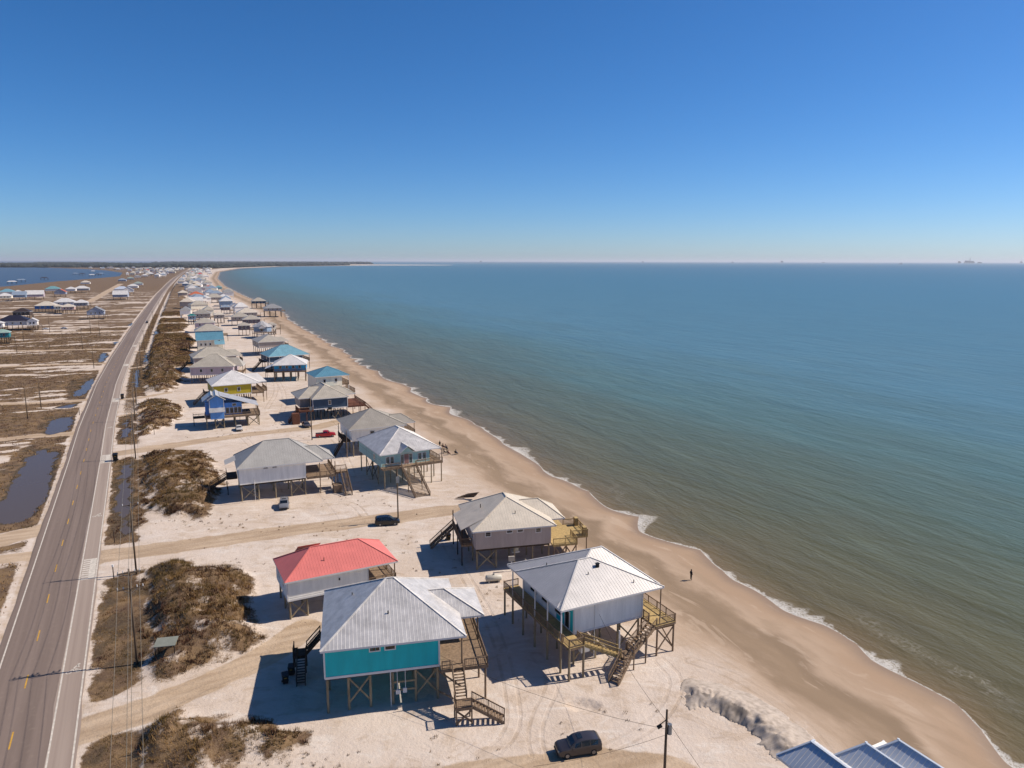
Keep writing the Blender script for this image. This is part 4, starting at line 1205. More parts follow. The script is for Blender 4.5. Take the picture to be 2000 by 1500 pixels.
# ---------------------------------------------------------------- 4 taupe house
h = House('beach_house', 'taupe stilt house with cream metal roof and yellow timber deck', -6.14, 111.11, 13.4)
RC = roofm('cream')
RT = mat('roof_cream_seam', (226, 216, 196), rough=.45, vary=.05)
h.hip(RC, -.2, 14.0, 0, 13.8, 6.85, 10.3, ribs=.45, seam=RT, ridge=((6.9, 6.2), (6.9, 8.6)))
h.hip(RC, 8.6, 16.6, 3.6, 11.2, 6.6, 9.2, ribs=.45, ridge=((9.6, 7.4), (12.8, 7.4)), seam=RT)
h.roof(RC, [[(-1.6, 10.8, 6.35), (-1.6, 2.6, 6.35), (3.2, 2.6, 8.5), (3.2, 10.8, 8.5)]], 6.35, ribs=.45, cap=False, name='porch_roof')
h.walls(wallm('taupedark'), .4, 13.2, .5, 13.2, 3.6, 6.7, trim=False, lap=.3)
for u, wd, ht in ((2.5, .8, .7), (6.1, .9, .38), (7.9, .9, .38), (11.0, .8, .7)):
    h.window(u, .5, 5.75 + (.7 - ht), wd, ht)
h.window(.4, 3.0, 4.7, 1.0, 1.3, 'L')
h.deck(13.3, 17.6, -.4, 11.0, 3.6, WOODN, rails='F', mr=WOODN); h.rail(((17.5, -.3, 3.6), (17.5, 3.2, 3.6)), WOODN)
h.deck(17.6, 20.4, 2.4, 8.2, 3.6, WOODN, rails='FRB', mr=WOODN)
for w in (3.0, 7.6):
    h.box('deck_seat_back', WOODN, 19.6, 20.2, w - .5, w + .5, 3.6, 5.0)
h.deck(-1.5, .3, 3.0, 12.8, 3.6, WOOD, rails='LF')
h.pile_grid((.7, 3.9, 7.0, 10.1, 12.9), (.8, 4.8, 8.8, 12.8), 3.6, th=.28)
h.pilings([(13.6, -.2), (15.6, -.2), (17.4, -.2), (17.4, 5), (20.2, 2.6), (20.2, 8.0), (17.8, 8.0)], 3.5, WOOD, .22)
h.pilings([(-1.4, 3.2), (-1.4, 7.8), (-1.4, 12.6)], 6.3, WOODD, .22)
h.xbrace((.7, .8), (3.9, .8), .2, 3.2); h.xbrace((13.6, -.2), (15.6, -.2), .3, 3.2, WOOD); h.xbrace((15.6, -.2), (17.4, -.2), .3, 3.2, WOOD)
h.stairs((-1.5, 12.0, 3.6), (-5.6, 12.0, .05), 1.3)
h.box('beam', WOODD, .5, 13.0, .65, .9, 3.25, 3.55)
h.box('equipment_platform', TRIM, 6.9, 8.2, 1.8, 2.8, 1.9, 2.1); h.box('air_conditioner', STEEL, 7.1, 8.0, 1.9, 2.7, 2.1, 3.0)
h.bar('platform_post', TRIM, (6.1, -.9, -.2), (6.1, -.9, 1.7), .14); h.box('meter_box', CONC, 5.6, 6.6, -1.0, -.7, 1.7, 2.5)
h.bar('vent_pipe', BLACKP, (7.6, 2.8, 8.4), (7.6, 2.8, 8.9), .12, cyl=True); h.bar('vent_pipe', BLACKP, (2.6, 7.5, 8.2), (2.6, 7.5, 8.9), .14, cyl=True)

# ---------------------------------------------------------------- 5 white house with grey roof beside the dune
h = House('beach_house', 'white stilt house with tall grey metal roof beside the brush-covered dune', -57.02, 144.73, 23.5)
RGY = mat('roof_mid_grey', (172, 168, 162), rough=.45, vary=.08, scale=.5)
h.hip(RGY, 0, 17.6, 0, 12.4, 7.35, 11.5, ribs=.5)
h.hip(RGY, 13.0, 20.6, 3.0, 10.0, 6.9, 9.3, ribs=.5, ridge=((14.2, 6.5), (17.2, 6.5)))
h.roof(mat('roof_porch_pale', (196, 190, 182), rough=.5, vary=.06), [[(-2.0, 11.2, 6.7), (-2.0, 7.0, 6.7), (2.4, 7.0, 8.3), (2.4, 11.2, 8.3)]], 6.7, cap=False, name='porch_roof')
h.walls(wallm('palegrey'), .5, 14.0, .5, 11.8, 3.75, 7.2, trim=False, lap=.3)
h.window(5.8, .5, 6.75, .8, .28); h.window(7.6, .5, 6.75, .8, .28)
h.deck(14.1, 20.4, .2, 10.2, 3.8, WOOD, rails='FR')
h.pile_grid((.8, 4.2, 7.6, 10.8, 13.8), (.8, 6.0, 11.4), 3.75)
h.pilings([(16.9, .4), (20.2, .4), (20.2, 5.2), (20.2, 10.0)], 6.8, WOOD, .22)
h.xbrace((.8, .8), (4.2, .8), .3, 3.4); h.xbrace((10.8, .8), (13.8, .8), .3, 3.4)
h.box('beam', WOODD, .6, 13.9, .65, .9, 3.4, 3.7)
h.deck(20.5, 23.2, 2.2, 4.0, 3.75, WOOD, name='landing', rails='B'); h.pilings([(21.0, 2.3), (23.1, 2.3), (23.1, 3.9)], 3.7, WOOD, .2)
h.stairs((22.3, 2.2, 3.75), (22.3, -3.6, .05), 1.4)
h.deck(-1.8, .4, 6.6, 11.4, 3.8, WOODD, rails='L'); h.stairs((-1.8, 7.4, 3.8), (-5.2, 7.4, 1.9), 1.3, WOODD)
h.deck(-6.8, -5.2, 6.2, 8.6, 1.85, WOODD, rails='L', name='landing'); h.stairs((-6.0, 6.2, 1.85), (-6.0, 3.6, .05), 1.2, WOODD)
h.pilings([(-1.7, 6.8), (-1.7, 11.2), (-6.7, 6.3), (-5.3, 8.5)], 1.9, WOODD, .2)
h.box('enclosure_wall', WOOD, 19.6, 21.4, -1.0, 1.2, -.2, 1.7)
h.bar('downpipe', TRIM, (3.4, .42, .2), (3.4, .42, 5.2), .09, cyl=True)

# ---------------------------------------------------------------- 6 mint house
h = House('beach_house', 'pale mint stilt house with bright white roof and broad front stairs', -29.12, 154.65, 28.8)
h.hip(RW, 0, 14.7, 0, 17.2, 7.7, 11.7, ribs=.5, seam=RWS)
h.gable(RW, 4.4, 8.0, -1.1, 4.2, 7.9, 9.3, 'w', wallmat=wallm('mint'))
h.walls(wallm('mint'), .4, 12.0, .5, 16.6, 4.8, 7.55, trim=False, lap=.3)
for u in (2.0, 3.0, 9.6, 10.7):
    h.window(u, .5, 5.4, .75, 1.5)
for u in (5.4, 7.4):
    h.window(u, .5, 4.95, .7, 2.1)
h.box('door', mat('front_door_rose', (170, 130, 120), rough=.6), 5.85, 6.95, .42, .52, 4.9, 7.1)
h.window(.4, 5, 5.6, .9, 1.2, 'L')
h.deck(.2, 14.6, -1.2, .45, 4.75, WOOD, mr=WOOD); h.deck(12.1, 14.6, .5, 16.4, 4.75, WOOD, rails='R')
h.rail(((.3, -1.1, 4.75), (4.1, -1.1, 4.75))); h.rail(((8.2, -1.1, 4.75), (14.5, -1.1, 4.75)))
h.pile_grid((.7, 3.6, 6.5, 9.4, 11.8, 14.3), (-.9, 3.6, 7.8, 12.0, 16.2), 4.75, th=.28)
h.pilings([(14.4, -1.0), (14.4, 8), (14.4, 16.2)], 7.6, WOOD, .2, 4.7, 'porch_post')
h.stairs((6.2, -1.2, 4.75), (6.2, -9.6, .05), 3.4)
h.pilings([(4.6, -5.2), (7.8, -5.2)], 2.4, WOOD, .2)
for w0, w1 in ((3.6, 7.8), (7.8, 12.0)):
    h.xbrace((.7, w0), (.7, w1), .5, 4.2, WOODD)

# ---------------------------------------------------------------- 7 grey roof behind the mint house
h = House('beach_house', 'pale stilt house with grey hip roof directly behind the mint house', -41.68, 180.57, 25.4)
h.hip(roofm('greytan'), 0, 15.4, 0, 15.1, 7.25, 10.9, ribs=.5)
h.hip(roofm('greytan'), 12, 19.0, 4.0, 11.0, 6.9, 8.8, ridge=((13, 7.5), (16, 7.5)))
h.walls(wallm('palegrey'), .9, 14.8, .6, 14.5, 4.0, 7.1, trim=False)
for u in (6.2, 10.0, 11.6):
    h.window(u, .6, 5.1, 1.0, 1.2)
h.deck(-.8, .85, 2.0, 10.0, 4.0, WOODD, rails='L'); h.stairs((-.8, 3.4, 4.0), (-3.2, 3.4, .05), 1.2, WOODD)
h.deck(14.9, 18.6, 3.0, 12.0, 4.0, WOOD, rails='FR')
h.pile_grid((1.2, 4.6, 8.0, 11.4, 14.5), (.9, 5.2, 9.8, 14.2), 4.0)
h.pilings([(18.4, 3.2), (18.4, 11.8)], 6.8, WOOD, .22); h.pilings([(-.6, .4), (-.6, 9.8)], 7.2, WOOD, .2)

# ---------------------------------------------------------------- 8 navy house with red-brown decks
h = House('beach_house', 'navy blue stilt house with tan roof and red-brown timber decks', -62.76, 223.27, 27.0)
RTN = roofm('tan')
h.hip(RTN, 0, 11.6, 0, 18.0, 7.05, 10.3, ribs=.6, ridge=((5.6, 6.4), (5.6, 12)))
h.hip(RTN, -3.6, 8.0, 3.2, 16.0, 7.0, 9.6, ridge=((1.2, 9.0), (4.0, 9.0)))
h.hip(RTN, 6.0, 15.2, 5.0, 14.0, 6.95, 9.2, ridge=((8, 9.5), (11.0, 9.5)))
h.walls(wallm('navy'), .3, 11.3, .5, 17.4, 3.7, 6.9)
h.window(5.6, .5, 4.9, .7, 1.3)
h.walls(wallm('taupe'), -2.8, .2, 5.0, 14.0, 3.7, 6.9, trim=False)
h.deck(11.4, 17.2, .4, 14.0, 3.7, WOODR, rails='FR'); h.deck(-4.4, .2, -1.0, 4.8, 3.7, WOODR, rails='FL')
h.stairs((-4.4, .4, 3.7), (-7.4, .4, .1), 1.4, WOODR); h.stairs((17.2, 2.0, 3.7), (20.8, 2.0, .1), 1.6, WOODR)
h.pile_grid((.6, 2.8, 5.0, 7.2, 9.2, 11.1), (.8, 6.0, 11.6, 17.0), 3.7, WOODD, .26)
h.pilings([(u, .6) for u in (13, 15, 17)] + [(17, 6), (17, 13.6), (-4.2, -.8), (-2, -.8), (-4.2, 4.4)], 3.6, WOODR, .24)
h.xbrace((7.2, .8), (9.2, .8), .3, 3.4); h.box('meter_box', BLACKP, 5.0, 6.2, .3, .6, 3.2, 3.9)
h.box('screen_wall', WOODR, -6.6, -4.5, -2.4, -.4, -.2, 3.4)

# ---------------------------------------------------------------- 9 bright blue gabled house
h = House('beach_house', 'bright blue stilt house with white gabled roofs and wide deck', -91.61, 210.99, 23.8)
BL = wallm('royal')
h.deck(.2, 15.8, .4, 11.0, 3.5, WOOD, rails='F'); h.rail(((15.7, .5, 3.5), (15.7, 10.8, 3.5)))
h.walls(BL, 1.6, 5.6, 1.4, 10.6, 3.55, 8.6); h.walls(BL, 5.7, 10.8, 3.2, 10.6, 3.55, 7.2, trim=False); h.walls(BL, .4, 1.5, 4.2, 10.6, 3.55, 7.6, trim=False)
h.gable(RW, 1.0, 6.2, 1.0, 11.0, 8.5, 10.2, 'w', wallmat=BL)
h.gable(RW, -.4, 5.0, 3.8, 11.2, 7.9, 9.9, 'w', wallmat=BL)
h.roof(RW, [[(15.6, 2.2, 5.9), (15.6, 10.8, 5.9), (4.6, 10.8, 9.7), (4.6, 2.2, 9.7)]], 5.9, cap=False, name='shed_roof')
h.walls(BL, 1.7, 5.5, -.7, .9, 3.2, 5.5, trim=False)
h.roof(RW, [[(1.4, -1.0, 5.5), (5.8, -1.0, 5.5), (5.8, 1.5, 6.3), (1.4, 1.5, 6.3)]], 5.5, cap=False, name='porch_roof')
for u in (6.6, 7.8, 9.0, 10.1):
    h.window(u, 3.2, 3.9, .9, 1.8)
h.window(8.6, 3.2, 6.2, 1.0, .7)
h.pile_grid((.6, 3.0, 5.4, 8.6, 12.2, 15.4), (.8, 5.4, 10.6), 3.5)
h.xbrace((.6 + 2.4, .8), (5.4, .8), .2, 3.1); h.xbrace((12.2, .8), (15.4, .8), .2, 3.1)
h.pilings([(15.4, 2.6), (15.4, 10.4)], 5.8, WOOD, .2, 3.5, 'porch_post')
h.deck(-3.2, .2, 7.0, 9.4, 2.6, WOODD, rails='LF', name='landing'); h.pilings([(-3.0, 7.2), (-3.0, 9.2)], 2.5, WOODD, .2)
h.box('patio_table', WOODD, 11.6, 13.0, 5.0, 6.4, 4.1, 4.2); h.box('table_leg', WOODD, 12.2, 12.4, 5.6, 5.8, 3.5, 4.1)

def air_con(h, u, w, z=2.2):
    pl = h.box('equipment_platform', WOOD, u - .8, u + .8, w - .6, w + .6, z - .1, z)
    h.box('air_conditioner', STEEL, u - .45, u + .45, w - .4, w + .4, z, z + .95)
    for du in (-.7, .7):
        h.bar('platform_post', WOOD, (u + du, w, -.3), (u + du, w, z - .1), .12)
air_con(h, 9.6, 9.2)

# ---------------------------------------------------------------- middle distance: one kit, individual measurements
def stilt_house(label, x, y, psi, L, D, ze, zb, zr, roofc, wallc, uw=None, ridge=None, ribs=0.0, ext=True, left_stair=False, wins=2, wood=None, front_deck=False, group=None):
    h = House('beach_house', label, x, y, psi, group)
    wd = wood or WOOD
    rm = roofm(roofc)
    uw = uw or L - .5
    h.hip(rm, 0, L, 0, D, ze, zr, ribs=ribs, ridge=ridge, cap=ribs > 0)
    w0 = 2.2 if front_deck else .5
    h.walls(wallm(wallc), .5, uw, w0, D - .6, zb, ze - .15, trim=L > 10)
    for k in range(wins):
        h.window(.5 + (uw - .5) * (k + 1) / (wins + 1), w0, zb + 1.1, .9, 1.2)
    h.window(.5, D * .35, zb + 1.1, 1.0, 1.2, 'L')
    if front_deck:
        h.deck(.4, L - .4, .3, w0 - .05, zb, wd, rails='F')
        h.pilings([(u, .4) for u in (.6, L * .33, L * .66, L - .6)], ze - .2, wd, .2)
    if uw < L - 1.5:
        h.deck(uw + .1, L + (1.2 if ext else 0), .4, D - 1, zb, wd, rails='FR')
        h.pilings([(L + (1.0 if ext else -.2), .6), (L + (1.0 if ext else -.2), D - 1.2)], ze - .3 if not ext else zb, wd, .22)
    if ext:
        h.hip(rm, L * .62, L + 3.0, D * .28, D * .78, ze - .4, zr - 1.7, ridge=((L * .7, D * .53), (L + .6, D * .53)), cap=False)
        h.pilings([(L + 2.8, D * .3), (L + 2.8, D * .76)], ze - .5, wd, .2)
        h.deck(max(uw + .1, L - .4) if uw >= L - 1.5 else L + 1.25, L + 3.0, D * .26, D * .8, zb, wd, rails='R')
    if left_stair:
        h.deck(-1.7, .4, D * .3, D * .7, zb, wd, rails='L')
        h.stairs((-1.7, D * .4, zb), (-1.7 - zb, D * .4, .05), 1.2, wd)
    nu = max(3, int(L / 3.2) + 1)
    h.pile_grid([.8 + (uw - 1.2) * k / (nu - 1) for k in range(nu)], [.8 + (D - 1.8) * k / 3 for k in range(4)], zb, wd, .28)
    return h

stilt_house('olive yellow stilt house with white roof behind the bright blue house', -103.53, 245.67, 29, 16.2, 16.3, 7.33, 3.8, 11.3, 'white', 'olive', uw=13.2, ribs=.6, left_stair=True)
h = stilt_house('turquoise stilt house with white roof and shaded front porch', -99.72, 297.88, 14, 14.0, 14.2, 7.0, 4.2, 10.7, 'white', 'turq', ribs=.6, ext=False, front_deck=True, wins=4)
h.roof(roofm('white'), [[(-3.2, 9, 5.4), (-3.2, 1.5, 5.4), (.4, 1.5, 6.8), (.4, 9, 6.8)]], 5.4, cap=False, name='porch_roof')
h.deck(-3.0, .3, 1.6, 9, 4.2, WOODD, rails='LF'); h.pilings([(-2.9, 1.8), (-2.9, 8.8)], 5.3, WOOD, .2)
stilt_house('dark navy stilt house with large light blue roof and sea porch', -110.5, 326.0, 33, 19.0, 16.0, 6.9, 4.2, 11.2, 'lightblue', 'navy', uw=15.5, ribs=.6, ext=False, left_stair=True, wood=WOODD)
stilt_house('mauve walled stilt house with big tan roof at the dune foot', -132.63, 293.64, 12, 17.6, 15.0, 6.8, 3.5, 11.2, 'tan', 'mauve', ribs=.6, wins=3)
stilt_house('tan roofed stilt house tucked behind the mauve walled house', -142.98, 321.41, 30, 19.0, 14.4, 6.95, 4.0, 10.8, 'tan', 'taupe', ribs=.6, left_stair=True, wood=WOODD)
h = stilt_house('long tan roofed taupe house just past the light blue roof', -134.33, 381.14, 30, 14.0, 18.5, 7.4, 4.2, 10.6, 'tan', 'taupe', wins=0)
# cream three-storey house
h = House('beach_house', 'tall cream three-storey house with blue roof near the beach', -69.2, 251.0, 30)
RB = roofm('blueroof')
h.hip(RB, 0, 12.6, 0, 12.6, 9.6, 12.4, ribs=.6)
h.walls(wallm('cream'), .5, 9.8, .5, 12.0, -.2, 9.45, trim=False)
h.hip(RB, 1.6, 6.6, -3.0, 1.5, 4.6, 6.0, ridge=((4.1, -.8), (4.1, .5)))
h.walls(wallm('cream'), 2.0, 6.2, -2.6, .45, -.2, 4.5, trim=False)
for u in (3.2, 5.0):
    h.window(u, -2.6, 2.2, .9, 1.5)
h.window(7.6, .5, 7.4, .8, 1.1); h.window(3.5, .5, 7.4, .8, 1.1); h.window(.5, 5, 1.2, 1.0, 1.1, 'L')
for z, u1 in ((3.4, 14.6), (6.4, 12.4)):
    h.deck(9.9, u1, .6, 11.8, z, WOOD, rails='FR')
h.pilings([(12.3, .8), (12.3, 11.6)], 9.5, TRIM, .2); h.pilings([(14.4, .8), (14.4, 11.6)], 3.3, WOOD, .2)
# cream house with blue gable roof
h = House('beach_house', 'cream house with bright blue gable roof and paved yard', -170.5, 389.0, 25)
h.gable(RB, 0, 14, 0, 12, 7.4, 11.2, 'u', ribs=.6, wallmat=wallm('cream'))
h.walls(wallm('cream'), .6, 13.4, .6, 11.4, -.2, 7.3, trim=False)
h.roof(roofm('lightblue'), [[(9.0, -3.2, 5.2), (14.2, -3.2, 5.2), (14.2, 1.5, 8.0), (9.0, 1.5, 8.0)]], 5.2, cap=False, name='porch_roof')
for u in (2.4, 4.6, 7.0):
    h.window(u, .6, 4.4, .8, 1.2); h.window(u, .6, 1.4, .8, 1.2)
h.window(11.6, -.4, 6.3, .7, 1.0, name='dormer_window')
h.pilings([(9.2, -3.0), (14.0, -3.0)], 5.1, TRIM, .2)
h.deck(-3.6, .5, 2, 8, 3.2, WOODD, rails='LF'); h.pilings([(-3.4, 2.2), (-3.4, 7.8)], 6.2, WOODD, .2)
# octagonal white house
h = House('octagonal_house', 'white octagonal house with steep faceted roof at the beach edge', -165.0, 478.0, 25)
pts = [(6.6 * math.cos(R(22.5 + 45 * k)), 6.6 * math.sin(R(22.5 + 45 * k))) for k in range(8)]
h.roof(RW, [[(*pts[k], 7.4), (*pts[(k + 1) % 8], 7.4), (0, 0, 11.0)] for k in range(8)], 7.4)
pw = [(p[0] * .88, p[1] * .88) for p in pts]
mesh_obj('wall', [(*p, 3.8) for p in pw] + [(*p, 7.3) for p in pw], [(k, (k + 1) % 8, 8 + (k + 1) % 8, 8 + k) for k in range(8)] + [tuple(range(7, -1, -1))], wallm('greyblue'), h.e)
h.deck(-7.2, 6.8, -8.0, -5.9, 3.7, WOOD, rails='FLR'); h.pilings([(5.2 * math.cos(R(45 * k)), 5.2 * math.sin(R(45 * k))) for k in range(8)] + [(-7, -7.8), (0, -7.8), (6.6, -7.8)], 3.8, WOODD, .3)
h.gable(RW, -3.6, 1.2, -8.2, -1, 6.6, 8.8, 'w', wallmat=wallm('white'))
h.window(-1.2, -5.7, 4.6, 1.6, 1.6)

# ---------------------------------------------------------------- farther houses on both sides of the road
for k, (x, y, psi, L, D, ze, rc, wc, kind, label) in enumerate(FAR):
    L, D = min(L, 21.0), min(D, 15.0)
    if y > 1200:
        L, D = min(L, 17.0), min(D, 13.0)
    h = House('stilt_house' if kind != 'gable' else 'gabled_house', label, x, y, psi + random.uniform(-5, 5), 'houses along the island')
    zb = ze - 3.1
    if kind == 'sea':
        zb = ze - 2.6
    rise = min(L, D) * .26
    if kind == 'gable':
        h.gable(roofm(rc), 0, L, 0, D, ze, ze + rise * 1.3, 'w' if k % 3 else 'u', wallmat=wallm(wc), cap=False)
    else:
        h.hip(roofm(rc), 0, L, 0, D, ze, ze + rise, cap=False)
    h.walls(wallm(wc), .5, L - .5, .5, D - .5, zb, ze - .15, trim=False)
    if y < 900:
        n = 2 if L < 10 else 3
        for q in range(n):
            h.window(.5 + (L - 1) * (q + 1) / (n + 1), .5, zb + 1.0, .9, 1.3)
        h.window(.5, D * .4, zb + 1.0, .9, 1.3, 'L')
        h.deck(L - .45, L + 2.4, .5, D - .5, zb, WOOD, rails='F' if y < 700 else '')
        for u in [.8 + (L - 1.6) * q / 3 for q in range(4)]:
            for w in (.8, D - .8):
                h.bar('piling', WOODD, (u, w, -2.5 if kind == 'sea' else -.4), (u, w, zb), .42 if kind == 'sea' else .3)
        h.bar('piling', WOODD, (L + 2.2, .7, -2.5 if kind == 'sea' else -.4), (L + 2.2, .7, ze - .2 if k % 2 else zb), .25)
    else:
        for u in (.8, L / 2, L - .8):
            h.bar('piling', WOODD, (u, .8, -.4), (u, .8, zb), .45)

# ---------------------------------------------------------------- three-gabled house at the lower picture edge
h = House('beach_house', 'house with three parallel blue-grey metal roofs at the lower right edge', 24.6, 47.5, 26.0)
RBG = mat('roof_blue_grey_metal', (196, 204, 216), rough=.45, vary=.08, scale=.5)
_U = np.array([math.cos(R(26)), math.sin(R(26))]); _W = np.array([-math.sin(R(26)), math.cos(R(26))])
for (px, py, half) in ((25.7, 55.9, 2.3), (30.3, 55.7, 2.2), (33.3, 56.1, 2.3)):
    d = np.array([px - 24.6, py - 47.5]); u, w = d @ _U, d @ _W
    h.hip(RBG, u - half, u + half, w - 9.0, w + 1.6, 7.9, 9.5, ribs=.4, ridge=((u, w - 7.5), (u, w)), seam=RWS)
h.walls(wallm('palegrey'), 3.6, 12.6, -4.6, 6.0, 4.2, 7.8)
h.pile_grid((4.0, 8.0, 12.2), (-4.2, .8, 5.6), 4.2)

# ---------------------------------------------------------------- dug sand heap: a scarp that drops steeply on its landward side
_cp = [np.array(q) for q in SPOIL]
for _ in range(2):
    _cp = [_cp[0]] + [q for a, b in zip(_cp[:-1], _cp[1:]) for q in (a * .75 + b * .25, a * .25 + b * .75)] + [_cp[-1]]
gx, gy = np.meshgrid(np.arange(13.5, 36, .15), np.arange(62, 82, .15), indexing='ij')
fx, fy = gx.ravel(), gy.ravel()
wx, wy = fx + 1.2 * (fbm(fx / 2.2, fy / 2.2, 201, 3) - .5), fy + 1.2 * (fbm(fx / 2.2, fy / 2.2, 203, 3) - .5)
best = np.full(fx.shape, 1e9); sgn = np.ones(fx.shape); along = np.zeros(fx.shape); acc = 0.0
for a, b in zip(_cp[:-1], _cp[1:]):
    e_ = b - a; L_ = np.hypot(*e_)
    u = np.clip(((wx - a[0]) * e_[0] + (wy - a[1]) * e_[1]) / (L_ * L_), 0, 1)
    dd = np.hypot(wx - a[0] - u * e_[0], wy - a[1] - u * e_[1])
    m_ = dd < best
    best = np.where(m_, dd, best); sgn = np.where(m_, np.sign((wx - a[0]) * e_[1] - (wy - a[1]) * e_[0]), sgn); along = np.where(m_, acc + u * L_, along)
    acc += L_
sea_side = -sgn * best * -1                    # positive landward, negative seaward
land = np.where(sgn > 0, 1.0, 0.0)
gul = 1 - np.abs(fbm(along / .9, best / 4.0, 211, 3) - .5) * 3.2
blk = fbm(fx / .7, fy / .7, 213, 3) - .5
hh = .62 * (1.15 + .7 * (fbm(along / 3.0, along * 0 + 1.5, 215, 3) - .3)) * sstep(0, 2.0, along) * sstep(0, 2.0, acc - along)
prof = np.where(land > .5, 1 - sstep(0, 2.3, best + .8 * (gul - .5)), 1 - sstep(0, 4.6, best))
hz_ = hh * prof + (.34 * gul * (gul > 0) - .16 + .35 * blk) * np.exp(-(best / 2.0) ** 2) * prof
base = ground_fields(fx, fy)[0]
keepz = np.where(prof * hh > .02, base + hz_, base - .25)
dark = np.clip(land * (1 - sstep(.6, 3.0, best)) * sstep(.40, .58, fbm(fx / 1.6, fy / 1.6, 217, 4)) , 0, 1)  # shade of the steep landward face, painted into the sand colour in patches
hm = NT('dug_sand')
_hp = hm.n('NewGeometry').outputs['Position']
_hn = hm.noise(_hp, 1.5, 5, .65)
_hc = hm.mix(hm.smooth(_hn, .35, .7), (.58, .485, .40, 1), (.40, .325, .26, 1))
_hc = hm.mix(hm.math('MULTIPLY', hm.attr('shade_tint').outputs['Fac'], .9), _hc, (.19, .155, .125, 1))
hm.l(_hc, hm.b.inputs['Base Color']); hm.b.inputs['Roughness'].default_value = .95
heap = grid_mesh('sand_heap', gx, gy, keepz.reshape(gx.shape), hm.m, dict(shade_tint=('FLOAT', dark)))
tag(heap, 'dug heap of grey sand with an eroded edge near the beach', kind='structure')

# ---------------------------------------------------------------- utility poles and wires
POLEW = mat('pole_wood', (104, 86, 68), rough=.9, vary=.3, scale=2.0, streak=(1, 1, .2))
def utility_pole(x, y, hgt, label, arms=((0.35, 1.3),), rz=R(27), transformer=False, heavy=False, group='utility poles along the road'):
    e = empty('utility_pole', (x, y, 0), rz)
    tag(e, label, 'utility pole', group)
    mb = MB()
    mb.tube([(0, 0, -1), (0, 0, hgt * .5), (0, 0, hgt)], [.15, .13, .10], 8)
    mb.build('pole', POLEW, e, True)
    for dz, half in arms:
        z = hgt - dz
        for sy in ((-.12, .12) if heavy else (.12,)):
            box('crossarm', e, POLEW, -half, half, sy - .04, sy + .04, z - .045, z + .045)
        for u in ((-half + .1, 0, half - .1) if not heavy else (-half + .1, -half * .5, half * .5, half - .1)):
            bar('insulator', e, TRIM, (u, .12, z + .06), (u, .12, z + .32), .13, cyl=True)
            if heavy:
                bar('insulator', e, STEEL, (u, .12, z - .1), (u, .6, z - .25), .14, cyl=True)
        bar('arm_brace', e, STEEL, (-half * .6, .12, z - .06), (0, .12, z - .7), .04)
        bar('arm_brace', e, STEEL, (half * .6, .12, z - .06), (0, .12, z - .7), .04)
    if transformer:
        bar('transformer', e, STEEL, (.38, 0, hgt - 2.6), (.38, 0, hgt - 1.6), .5, cyl=True)
    return e

PN = ['nearest', 'second', 'third', 'fourth', 'fifth', 'sixth', 'seventh', 'eighth', 'ninth', 'tenth', 'eleventh', 'twelfth']
p_a, p_b = np.array(POLES[0]), np.array(POLES[1])
pole0 = tuple(p_a + (p_a - p_b) * 1.9)
tops = [(*pole0, 11.6)]
utility_pole(*pole0, 11.9, 'utility pole standing out of frame below the nearest one')
for k, (x, y) in enumerate(POLES):
    hg = 12.6 if k == 0 else 11.9
    utility_pole(x, y, hg, '%s utility pole from the camera along the right side of the road' % PN[k],
                 arms=((.5, 1.3), (2.6, 1.5)) if k == 0 else ((.35, 1.2),), heavy=(k == 0))
    tops.append((x, y, hg - .2))
RU = np.array([math.cos(R(27)), math.sin(R(27))])
for off, dz, nm in ((-1.15, 0.0, 'landward power line wire strung along the road poles'), (0.0, 0.25, 'middle power line wire strung along the road poles'),
                    (1.15, 0.0, 'seaward power line wire strung along the road poles'), (0.1, -2.6, 'low neutral cable strung along the road poles')):
    pts = []
    for (x0, y0, z0), (x1, y1, z1) in zip(tops[:-1], tops[1:]):
        sag = math.hypot(x1 - x0, y1 - y0) * .012
        for q in range(8):
            f = q / 8
            pts.append((x0 + (x1 - x0) * f + RU[0] * off, y0 + (y1 - y0) * f + RU[1] * off, z0 + (z1 - z0) * f + dz - 4 * sag * f * (1 - f)))
    mb = MB(); mb.tube(pts, .022, 4)
    tag(mb.build('power_line', WIRE), nm, 'wire')
LPN = ['bare pole by the dark rectangular pool on the left flats', 'pole topped with a white lamp on the left flats', 'tall pole beside the blue pool left of the road',
       'pole left of the rounded blue pool', 'short pole below the pale green roofed house', 'short stub pole in the middle of the left flats', 'thin pole right of the pale green roofed house',
       'thin pole right of the parked vehicles on the flats', 'thin pole nearest the road past the rounded pool', 'thin pole below the parked vehicles']
for k, (x, y) in enumerate(LPOLES):
    utility_pole(x, y, (11, 11, 11.5, 12, 5, 4, 12, 12, 12, 12)[k], LPN[k], arms=() if k not in (2, 3, 7) else ((.3, 1.0),), group='poles on the left flats')
e = utility_pole(14.6, 61.7, 8.6, 'dark utility pole with small transformer at the lower picture edge', arms=(), transformer=True, group='service poles among the houses')
bar('bracket', e, WOODD, (0, 0, 7.6), (-.9, .2, 7.0), .06); bar('insulator', e, BLACKP, (-.9, .2, 6.9), (-.5, .1, 7.1), .25)
e = utility_pole(-22.1, 134.6, 10.5, 'pole with grey meter box beside the black car', arms=(), group='service poles among the houses')
box('meter_box', e, STEEL, -.3, .3, -.42, -.12, 7.8, 9.0)
e = utility_pole(-56.5, 199.2, 12.5, 'tall pole left of the red pickup', arms=(), group='service poles among the houses')
box('meter_box', e, STEEL, -.3, .3, -.42, -.12, 8.6, 9.6)
